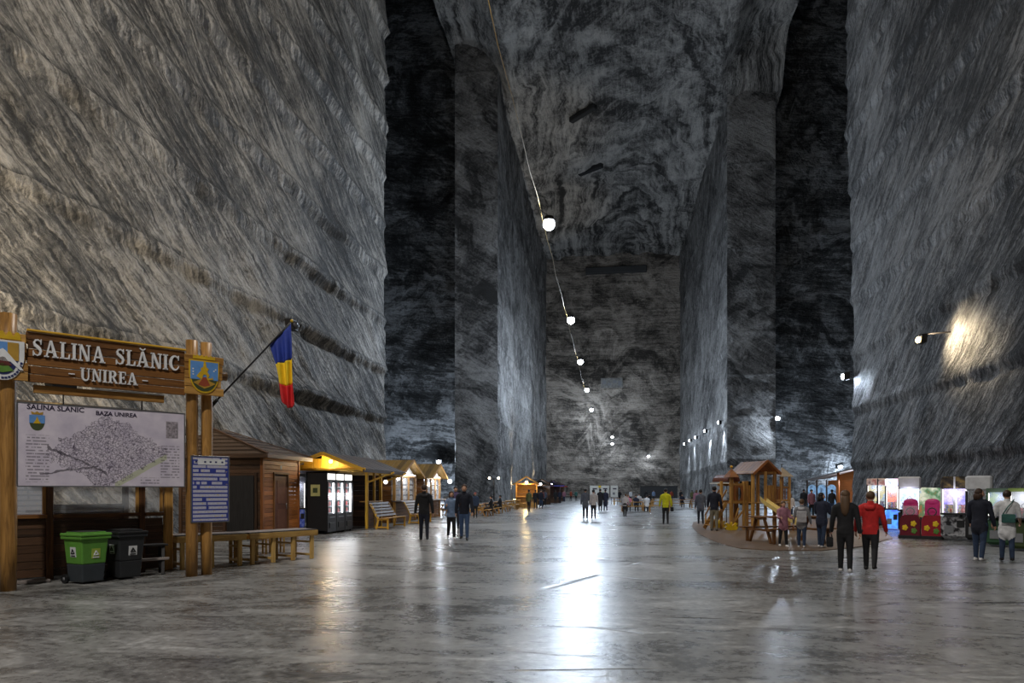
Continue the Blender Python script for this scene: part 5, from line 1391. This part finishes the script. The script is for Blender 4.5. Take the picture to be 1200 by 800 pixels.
    faces = [tuple(q.vertices) for q in me.polygons]
    cen = np.array([co[list(f)].mean(0) for f in faces]); cen[:, 2] += lift - .012 if lift else 0
    best = np.full(len(faces), 1e9); tg = np.zeros(len(faces), int); names = ['skin', 'top', 'legs', 'shoe']
    for P, R, g, f, n, u in B.t:
        for i in range(len(P) - 1):
            d, tt = seg_dist(cen, np.array(P[i]), np.array(P[i + 1])); d = d - (R[i] + (R[i + 1] - R[i]) * tt)
            if g == 'top': d = d - .004
            w_ = d < best; best[w_] = d[w_]; tg[w_] = names.index(g)
    # fingers: four unequal bent fingers and a thumb from the side of the palm
    fin = MB()
    for wr, d2, s in hands:
        wr = wr - Vector((0, 0, lift - .012)) if lift else wr
        side = d2.cross(Vector((s, 0, 0))).normalized() if abs(d2.x) < .9 else Vector((0, 1, 0))
        inn = Vector((-s, 0, 0)); base = wr + d2 * .085 * k
        for j, L in enumerate((.07, .08, .075, .058)):
            b0 = base + side * ((j - 1.5) * .018 * k); b1 = b0 + (d2 * .92 + inn * .25) * L * .5 * k; b2 = b1 + (d2 * .6 + inn * .75) * L * .5 * k
            fin.tube([b0, b1, b2], [.0095 * k, .0088 * k, .0065 * k], 6)
        b0 = wr + d2 * .035 * k - side * .028 * k; fin.tube([b0, b0 + (d2 * .6 - side * .7) * .035 * k, b0 + (d2 * .95 - side * .6) * .065 * k], [.011 * k, .010 * k, .007 * k], 6)
    allv = [tuple(v) for v in co] + fin.v; off = len(co)
    bme = bpy.data.meshes.new('body'); bme.from_pydata(allv, [], faces + [tuple(i + off for i in f) for f in fin.f]); bme.polygons.foreach_set('use_smooth', [True] * len(bme.polygons)); bme.update()
    link('body', bme, t, SKIN)
    def shell(name, code, push, mat):
        fi = [f for f, c in zip(faces, tg) if c == code]
        if not fi: return
        # grow one ring is not needed: hem ends where the cloth ends
        used = sorted({i for f in fi for i in f}); mp_ = {v: i for i, v in enumerate(used)}
        sm = bpy.data.meshes.new(name); sm.from_pydata([tuple(co[v] + nr[v] * push) for v in used], [], [tuple(mp_[v] for v in f) for f in fi])
        sm.polygons.foreach_set('use_smooth', [True] * len(sm.polygons)); sm.update(); return link(name, sm, t, mat)
    tp = shell('jacket', 1, .014 * k, top); shell('trousers', 2, .008 * k, legs)
    sh2 = [f for f, c in zip(faces, tg) if c == 3]
    for s in (-1, 1):
        fi = [f for f in sh2 if (co[f[0]][0] > 0) == (s > 0)]
        if fi:
            used = sorted({i for f in fi for i in f}); mp_ = {v: i for i, v in enumerate(used)}
            sm = bpy.data.meshes.new('shoe'); sm.from_pydata([tuple(co[v] + nr[v] * .01 * k) for v in used], [], [tuple(mp_[v] for v in f) for f in fi]); sm.polygons.foreach_set('use_smooth', [True] * len(sm.polygons)); link('shoe', sm, t, shoe or BLACK)
    # hair
    hm = HAIR.get(hair, hair); hb = MB(); dl = Vector((0, 0, -(lift - .012) if lift else 0))
    H3 = lambda x, y, z: hd(x, y, z) + dl
    hb.ball(H3(0, .028, .04), (.094 * k, .103 * k, .094 * k), 14, 8)
    if style == 'long': hb.tube([H3(0, .05, .06), H3(0, .09, -.06), H3(0, .11, -.2), H3(0, .115, -.33), H3(0, .11, -.42)], [.08 * k, .092 * k, .09 * k, .075 * k, .03 * k], 10, True, .6)
    elif style == 'bob': hb.tube([H3(0, .03, .06), H3(0, .045, -.06), H3(0, .05, -.15)], [.09 * k, .105 * k, .08 * k], 12, True, .9, Vector((0, 1, 0)))
    elif style == 'bun': hb.ball(H3(0, .13, .05), .045 * k, 10, 6)
    elif style == 'cap': hb.tube([H3(0, -.05, .06), H3(0, -.15, .05)], [.07 * k, .05 * k], 8, True, .2)
    elif style == 'tail': hb.tube([H3(0, .11, .03), H3(0, .14, -.06), H3(0, .12, -.18)], [.03 * k, .035 * k, .015 * k], 8)
    part('hair' if style != 'cap' else 'cap', t, hb, hm, True)
    # face
    if near:
        ey = MB()
        for s in (-1, 1): ey.ball(H3(s * .03, -.082, .005), (.011 * k, .006 * k, .007 * k), 6, 4)
        part('eyes', t, ey, plain('eye_dark', srgb(40, 30, 26), .3)); part('mouth', t, MB().ball(H3(0, -.083, -.062), (.022 * k, .006 * k, .006 * k), 8, 4), plain('lip', srgb(150, 84, 78), .5))
    if hood is not None:
        part('hood', t, MB().tube([up(-.1, .05, 1.44) + dl, up(-.05, .11, 1.40) + dl, up(.05, .11, 1.40) + dl, up(.1, .05, 1.44) + dl], [.04 * k, .06 * k, .06 * k, .04 * k], 8), hood, True)
    return t
C = {n: cloth(n, c) for n, c in dict(black=(30, 30, 33), navy=(34, 38, 56), dnavy=(26, 29, 42), jeans=(62, 82, 116), djeans=(44, 58, 82), lblue=(112, 132, 162), grey=(126, 126, 130), lgrey=(168, 166, 170), white=(212, 212, 214),
     red=(188, 40, 40), lime=(186, 186, 30), khaki=(116, 110, 94), mauve=(150, 104, 118), purple=(78, 66, 98), slate=(78, 84, 98), teal=(54, 96, 90), rust=(140, 62, 40), olive=(92, 94, 60), pink=(196, 120, 140)).items()}
WSH = plain('shoe_white', srgb(206, 204, 204), .6)
# the nearest ones
person(497, 633, 'person in black jacket seen from behind, walking past the wooden stalls', 180, 1.79, C['black'], C['dnavy'], stride=6, arms=((-4, 12, 8), (4, 12, 8)), coat=.03, near=True, vox=.018, hair='brown', hood=C['black'])
person(529, 632, 'person in pale blue vest holding both hands up, beside the person in navy', 8, 1.58, C['lblue'], C['black'], WSH, 'brown', 'bob', stride=9, arms=((18, 6, 95), (18, 6, 95)), coat=.05, near=True, vox=.018, slim=.92)
person(544, 633, 'person in navy jumper and jeans walking towards the viewer', -4, 1.80, C['dnavy'], C['jeans'], hair='brown', stride=8, arms=((-8, 10, 10), (10, 10, 12)), near=True, vox=.018)
person(0, 0, 'person in purple jacket half hidden behind the person in navy', 0, 1.78, C['purple'], C['dnavy'], loc=G(534, 619), hair='dark', stride=5, vox=.024)
person(780, 614, 'person in lime yellow top and black trousers seen from behind on the open floor', 182, 1.70, C['lime'], C['black'], hair='dark', stride=4, arms=((0, 14, 10), (4, 14, 12)), vox=.022)
person(821, 614, 'person in grey jacket seen from behind beside the person in khaki trousers', 185, 1.66, C['slate'], C['dnavy'], hair='dark', stride=5, vox=.022, coat=.1)
person(837, 622.3, 'person in dark jacket and khaki trousers before the playground stairs', 176, 1.77, C['dnavy'], C['khaki'], hair='dark', stride=3, vox=.02, arms=((4, 12, 20), (12, 10, 40)))
person(918, 641, 'small person in mauve and grey jacket with long hair beside the picnic table', 20, 1.30, C['mauve'], C['black'], WSH, 'light', 'long', stride=5, arms=((20, 6, 70), (20, 6, 70)), coat=.1, near=True, vox=.018)
person(939.5, 642, 'small person in grey hooded jacket seen from behind by the picnic table', 172, 1.36, C['grey'], C['djeans'], WSH, 'light', 'short', stride=5, arms=((6, 14, 15), (2, 14, 15)), near=True, vox=.018, hood=C['lgrey'], coat=.06)
person(963, 642, 'small person in dark navy jacket and jeans looking left beside the picnic table', 150, 1.54, C['navy'], C['djeans'], WSH, 'dark', 'bob', stride=5, arms=((12, 8, 60), (12, 8, 60)), head_turn=-60, near=True, vox=.018, coat=.12)
person(990.5, 671, 'long-haired person in black seen from behind walking beside the person in red', 178, 1.60, C['black'], C['black'], WSH, 'light', 'long', stride=7, arms=((-6, 12, 8), (8, 12, 10)), near=True, vox=.016, slim=.95, coat=.05)
person(1020, 669.5, 'person in red jacket and black trousers in mid stride', 176, 1.60, C['red'], C['black'], IRON, 'light', 'short', stride=15, arms=((6, 14, 25), (-10, 14, 35)), near=True, vox=.016, slim=.97, coat=.04, hood=C['red'])
person(1148, 657.5, 'dark-haired person in navy jacket and jeans standing before the white-topped cabinet', 160, 1.64, C['dnavy'], C['djeans'], WSH, 'brown', 'bob', stride=6, arms=((4, 12, 15), (10, 12, 30)), head_turn=-55, near=True, vox=.016, coat=.1)
person(1180, 657.5, 'person in white tunic with green shoulder bag before the green arcade machine', 182, 1.60, C['white'], C['djeans'], IRON, 'brown', 'bun', stride=4, arms=((10, 12, 40), (4, 14, 30)), near=True, vox=.016, coat=.22, sleeves=False)
person(942, 601, 'person in dark clothes standing behind the picnic table near the kiosk', 165, 1.72, C['black'], C['black'], hair='dark', stride=3, vox=.026, style='cap')
person(1199, 640, 'person in black partly seen behind the arcade machines at the frame edge', 30, 1.60, C['black'], C['black'], hair='dark', vox=.026) if False else None
# bags
def bag(loc, rz, label, mat, s=(.26, .1, .3), strap=None, name='shoulder_bag'):
    t = thing(name, label, 'bag', loc, rz)
    b = part('pouch', t, MB().box((0, 0, 0), s), mat); m = b.modifiers.new('b', 'BEVEL'); m.width = .03; m.segments = 3
    part('flap', t, MB().box((0, -s[1] / 2, s[2] * .2), (s[0] * .96, .015, s[2] * .5)), mat)
    if strap: part('strap', t, MB().tube(strap, .012, 6, True), mat, True)
    return t
def near_of(px, py, dx, dy, z):
    p = G(px, py); a = math.atan2(-p.x, p.y); return Vector((p.x + dx * math.cos(a) - dy * math.sin(a), p.y + dx * math.sin(a) + dy * math.cos(a), z)), a
q, a = near_of(1180, 657.5, .03, -.20, .98); bag(q, a, 'green and white shoulder bag on the back of the person in white', C['teal'], (.26, .08, .2), [(-.1, -.01, .1), (-.02, -.02, .25), (.06, .05, .36), (.1, .14, .43)])
q, a = near_of(990.5, 671, -.27, -.06, .60); bag(q, a, 'small black bag held by the person in black', C['black'], (.12, .08, .2), [(-.04, 0, .1), (0, 0, .2), (.04, 0, .1)], 'hand_bag')
q, a = near_of(939.5, 642, 0, -.19, .88); bag(q, a, 'small grey backpack on the small person in the grey jacket', C['lgrey'], (.26, .12, .32), None, 'backpack')
q, a = near_of(780, 614, .30, -.02, .72); bag(q, a, 'small dark bag carried by the person in lime yellow', C['black'], (.16, .08, .2), [(-.05, 0, .1), (0, 0, .2), (.05, 0, .1)], 'hand_bag')
# the pair and group farther down the nave
person(686, 608, 'person in dark jacket walking beside one in white down the nave', 180, 1.72, C['slate'], C['black'], hair='dark', stride=5, vox=.026, coat=.1)
person(695.5, 608, 'person in white jacket and black trousers walking down the nave', 180, 1.66, C['lgrey'], C['black'], hair='dark', stride=4, vox=.026)
person(703.5, 599, 'person in long black coat right of the pair in the nave', 170, 1.74, C['black'], C['black'], hair='dark', stride=3, vox=.03, coat=.35)
person(709.5, 598.5, 'person in long navy coat beside the one in the black coat', 190, 1.70, C['navy'], C['djeans'], hair='dark', stride=3, vox=.03, coat=.38)
person(732.5, 606, 'small person in white top leaning over the far wooden table', 170, 1.45, C['lgrey'], C['black'], hair='light', stride=10, vox=.026, lean=18)
# ================================================================== FAR END: TABLES, KIOSKS, PEOPLE, POSTERS
def pstand(*a, **k): k.setdefault('vox', .032); return person(*a, **k)
FT = 'wooden picnic tables down the nave'
tb = picnic(G(745, 599.5), math.atan(0) + .08, 2.4, W['honey'], 'wooden picnic table with people sitting at it in the middle of the nave', 'wooden_table', FT)
rows = [((768, 598.5), .05, 'wooden picnic table right of the seated people in the nave'), ((752, 593), .05, 'wooden picnic table in the second row behind the small person in white'), ((776, 592.5), .05, 'wooden picnic table behind the person in lime yellow'),
        ((797, 595), .05, 'wooden picnic table right of the person in lime yellow'), ((809, 592.5), .05, 'wooden picnic table left of the person in the grey jacket'), ((730, 591.5), .05, 'wooden picnic table behind the seated people in the nave')]
for (px, py), rz, lab in rows: dup(tb, G(px, py), rz, lab)
# the row of tables past the stalls
for i, (px, py, lab) in enumerate(((562, 604.5, 'nearest wooden table of the row past the stalls'), (575, 601.5, 'second wooden table of the row past the stalls'), (586, 599, 'third wooden table of the row past the stalls'), (597, 596.8, 'fourth wooden table of the row past the stalls'), (606, 595, 'last wooden table of the row before the lit kiosk'))):
    dup(tb, G(px, py), math.pi / 2 + .03 * i, lab, 'wooden tables past the stalls')
dup(tb, G(527, 604.3), math.pi / 2, 'wooden table beside the farthest market stall', 'wooden tables past the stalls')
# equipment standing on the table by the stall
mo = thing('display_screen', 'small dark screen on the wooden table beside the farthest stall', 'screen', G(527, 604.3) + Vector((0, -.3, .76)), .3)
pbox('panel', mo, BLACK, (0, 0, .33), (.6, .05, .4)); pbox('foot', mo, BLACK, (0, 0, .012), (.26, .2, .024)); pbox('neck', mo, BLACK, (0, .02, .08), (.05, .04, .14))
# sitting people
def seated(loc, rz, label, top, legs, **k):
    t = person(0, 0, label, 0, k.pop('H', 1.68), top, legs, loc=loc, sit=True, vox=.032, arms=((35, 8, 60), (35, 8, 60)), **k); t.rotation_euler = (0, 0, rz); t.location.z = 0; return t
b = G(745, 599.5)
def at_table(b, dx, side, rz0, label, top, legs, **k):
    d = Vector((math.cos(rz0), math.sin(rz0), 0)); nrm = Vector((-math.sin(rz0), math.cos(rz0), 0))
    return seated(b + d * dx + nrm * side * .72, rz0 + (math.pi if side < 0 else 0), label, top, legs, **k)
at_table(b, -.9, -1, .08, 'seated person in black with white cap at the end of the middle table', C['black'], C['black'], hair=plain('cap_white', srgb(190, 200, 204), .7), style='cap')
at_table(b, -.5, 1, .08, 'seated person in pink at the middle table facing the viewer', C['pink'], C['djeans'], hair='light')
at_table(b, .1, 1, .08, 'seated person in navy at the middle table facing the viewer', C['navy'], C['black'])
at_table(b, .75, -1, .08, 'seated person in white at the right end of the middle table', C['white'], C['djeans'], hair='dark')
b2 = G(752, 593)
at_table(b2, -.2, 1, .05, 'seated person in white in the second table row', C['white'], C['black']); at_table(b2, .7, -1, .05, 'seated person in black in the second table row', C['black'], C['black'])
for (px, py, c1, lab) in ((776, 592.5, 'olive', 'seated person in olive at the table behind the one in lime'), (797, 595, 'navy', 'seated person in navy right of the one in lime yellow')):
    at_table(G(px, py), .3, 1, .05, lab, C[c1], C['black'])
at_table(G(562, 604.5), .2, -1, math.pi / 2, 'dark seated person at the nearest table past the stalls', C['black'], C['dnavy']); at_table(G(575, 601.5), -.2, -1, math.pi / 2, 'seated person in black at the second table past the stalls', C['black'], C['black'])
at_table(G(586, 599), .2, 1, math.pi / 2, 'seated person in grey at the third table past the stalls', C['grey'], C['black'])
pstand(557, 607, 'small person in rust red cap standing right of the person in navy', 10, 1.5, C['djeans'], C['black'], hair=plain('cap_rust', srgb(150, 60, 44), .7), style='cap')
# visitors round the kiosks
for i, (px, py, f, top, legs, hr, lab) in enumerate((
        (620, 600, 150, 'olive', 'black', 'dark', 'person in olive before the lit kiosk'), (627.5, 596, 190, 'black', 'black', 'dark', 'person in black standing right of the lit kiosk'),
        (634, 596, 20, 'dnavy', 'djeans', 'dark', 'person in dark navy by the dark kiosks'), (635, 593.5, 200, 'rust', 'black', 'light', 'person in rust red jacket by the dark kiosks'),
        (638.5, 592.5, 170, 'slate', 'black', 'dark', 'person in slate grey by the dark kiosks'), (651, 590.5, 180, 'black', 'black', 'dark', 'person in black right of the dark kiosks'),
        (656, 589.5, 160, 'navy', 'dnavy', 'dark', 'tall person in navy at the end of the kiosks'), (661, 588, 10, 'mauve', 'djeans', 'light', 'small far person in mauve past the kiosks'),
        (669, 587, 40, 'rust', 'black', 'dark', 'small far person in rust red past the kiosks'), (675, 587, 190, 'teal', 'black', 'dark', 'small far person in teal left of the posters'),
        (726, 588.5, 180, 'black', 'black', 'dark', 'far person in black behind the middle table'), (739, 588, 20, 'white', 'navy', 'light', 'far person in white behind the middle table'),
        (757, 588.5, 180, 'black', 'black', 'dark', 'far person in black near the second table row'), (766, 587, 0, 'lblue', 'black', 'dark', 'far person in pale blue near the far wall'),
        (787, 588, 170, 'rust', 'djeans', 'dark', 'far person in rust red near the far wall'), (798, 588, 20, 'black', 'black', 'dark', 'far person in black near the right nave wall'),
        (811, 590, 180, 'olive', 'dnavy', 'dark', 'far person in olive near the right nave wall'), (816, 597, 175, 'mauve', 'black', 'light', 'person in mauve left of the one in the grey jacket'),
        (926, 612, 170, 'lgrey', 'djeans', 'light', 'small person in pale grey behind the small person in mauve'), (951, 606, 30, 'mauve', 'black', 'dark', 'person in mauve behind the small person in navy'), (975, 603, 160, 'black', 'djeans', 'dark', 'person in black before the arched kiosk windows'))):
    pstand(px, py, lab, f, 1.68 if px != 926 else 1.45, C[top], C[legs], hair=hr, stride=4, style='bob' if hr == 'light' else 'short', group='visitors in the distance')

# ---- lit kiosk and the dark ones behind it
def small_kiosk(loc, rz, w_, label, wd, roof, lampc, power, ap=3.0, awning=None):
    t = thing('small_kiosk', label, 'kiosk', loc, rz, 'kiosks down the left of the nave')
    h = w_ / 2; ev = 2.3; D = 2.4
    for s in (-1, 1):
        slope_boards(t, (s * (h + .25), -.35, ev - .1), (s * (h + .25), D, ev - .1), (0, -.35, ap), (0, D, ap), 6, roof)
        pbar('barge_board', t, wd, (s * (h + .25), -.38, ev - .12), (0, -.38, ap - .02), .04, .14); pbox('post', t, wd, (s * (h - .06), 0, ev / 2), (.13, .13, ev)); pbox('post', t, wd, (s * (h - .06), D - .2, ev / 2), (.13, .13, ev))
        for k in range(5): pbox('side_board', t, wd, (s * (h - .06), D / 2, .22 + .44 * k), (.04, D - .3, .42))
    for k in range(5): pbox('rear_board', t, wd, (0, D - .2, .22 + .44 * k), (w_ - .2, .04, .42))
    for k in range(4): pbox('front_board', t, wd, (0, 0, .14 + .24 * k), (w_ - .2, .04, .23))
    pbox('counter', t, wd, (0, -.12, 1.04), (w_, .45, .05)); pbox('lintel', t, wd, (0, 0, ev - .03), (w_, .13, .13))
    b = part('bulb', t, MB().ball((0, -.1, ev + .12), .14, 10, 6), glow('kiosk_bulb_%s' % lampc[0], lampc[1], 16), True)
    point_light('lamp_light', t, (0, -.35, ev - .02), power, lampc[1], .1)
    if awning: part('awning', t, MB().prism([(-h - .1, ev - .1), (h + .1, ev - .1), (h + .1, ev + .02), (-h - .1, ev + .02)], -.9, -.3), awning)
    return t
def nave(px, py): return G(px, py)
small_kiosk(nave(617, 594.5), .1, 2.1, 'small wooden kiosk glowing warm yellow at the end of the table row', W['honey'], W['roof'], ('warm', (1, .72, .32)), 120)
small_kiosk(nave(633, 591), .5, 2.6, 'dark roofed kiosk right of the glowing one', W['dark'], W['black'], ('cold', (.9, .95, 1)), 60)
small_kiosk(nave(646, 589.2), .5, 2.8, 'dark kiosk with bluish light and blue awning', W['dark'], W['black'], ('blue', (.55, .55, 1)), 120, awning=plain('awning_blue', srgb(80, 84, 170), .6))
small_kiosk(nave(653, 587.2), .5, 2.4, 'farthest kiosk with red awning', W['dark'], W['black'], ('pale', (.8, .85, 1)), 80, awning=plain('awning_red', srgb(170, 50, 50), .6))
# lamp post beside the tables
lpst = thing('lamp_post', 'thin black lamp post with two warm heads beside the table row', 'lamp post', G(595, 596.8) + Vector((-1.2, 0, 0)), 0)
ptube('pole', lpst, IRON, (0, 0, 0), (0, 0, 2.7), .05, 8)
for s in (-1, 1): pbar('arm', lpst, IRON, (0, 0, 2.6), (s * .35, 0, 2.7), .04, .04); part('head', lpst, MB().ball((s * .4, 0, 2.7), .1, 8, 5), glow('post_warm', (1, .82, .55), 10), True)

# ---- posters and wall sign
bw = thing('poster_wall', 'white free-standing poster boards behind the people in the nave', 'poster board', G(710, 591), 0)
for i, (x, w_) in enumerate(((-1.45, 1.05), (-.25, 1.0), (.85, .85))):
    pn = pbox('board', bw, plain('poster_white', srgb(214, 214, 208), .6), (x + .12, 0, 1.55), (w_, .04, 1.35)); 
    pbox('print_mark', pn, INK, (.05, -.03, .3), (w_ * .5, .01, .14), bev=0); pbox('print_mark', pn, (INK, GREEN, GREYP)[i], (-.05, -.03, -.25), (w_ * .3, .01, .28), bev=0)
    for s in (-1, 1): ptube('leg', bw, IRON, (x + .12 + s * w_ * .4, .04, 0), (x + .12 + s * w_ * .4, .04, 1.0), .025, 6)
pbox('small_sign', bw, YEL, (-.72, -.05, 2.1), (.3, .03, .25))
ws = thing('wall_panel', 'pale rectangular sign with faint drawing high on the far wall', 'sign', (at(717, 447, 162).x, YB - .9, at(717, 447, 162).z), 0)
pbox('board', ws, plain('faded_white', srgb(128, 126, 122), .8, var=.4, scale=1.5), (0, 0, 0), (5.2, .08, 2.4), bev=.01)
for x, z, a_, b_ in ((-1.8, .2, .9, .9), (-.6, -.3, .8, .6), (.7, .3, .9, .7), (1.9, -.1, .8, 1.2)): pbox('drawing', ws, GREYP, (x, -.05, z), (a_, .02, b_), bev=0)
pbox('mount', ws, IRON, (0, .5, 0), (3, .9, .2))
# dark low stage with barrier by the far right
sg = thing('dark_counter', 'long dark counter at the foot of the far wall right of the tables', 'counter', at(772, 575, 150).to_3d().xy.to_3d(), 0)
pbox('front', sg, BLACK, (0, 0, 1.3), (8, .2, 2.6)); pbox('top', sg, IRON, (0, .5, 2.64), (8.2, 1.4, .08)); pbox('side', sg, BLACK, (-3.9, .6, 1.3), (.2, 1.2, 2.6)); pbox('side', sg, BLACK, (3.9, .6, 1.3), (.2, 1.2, 2.6))
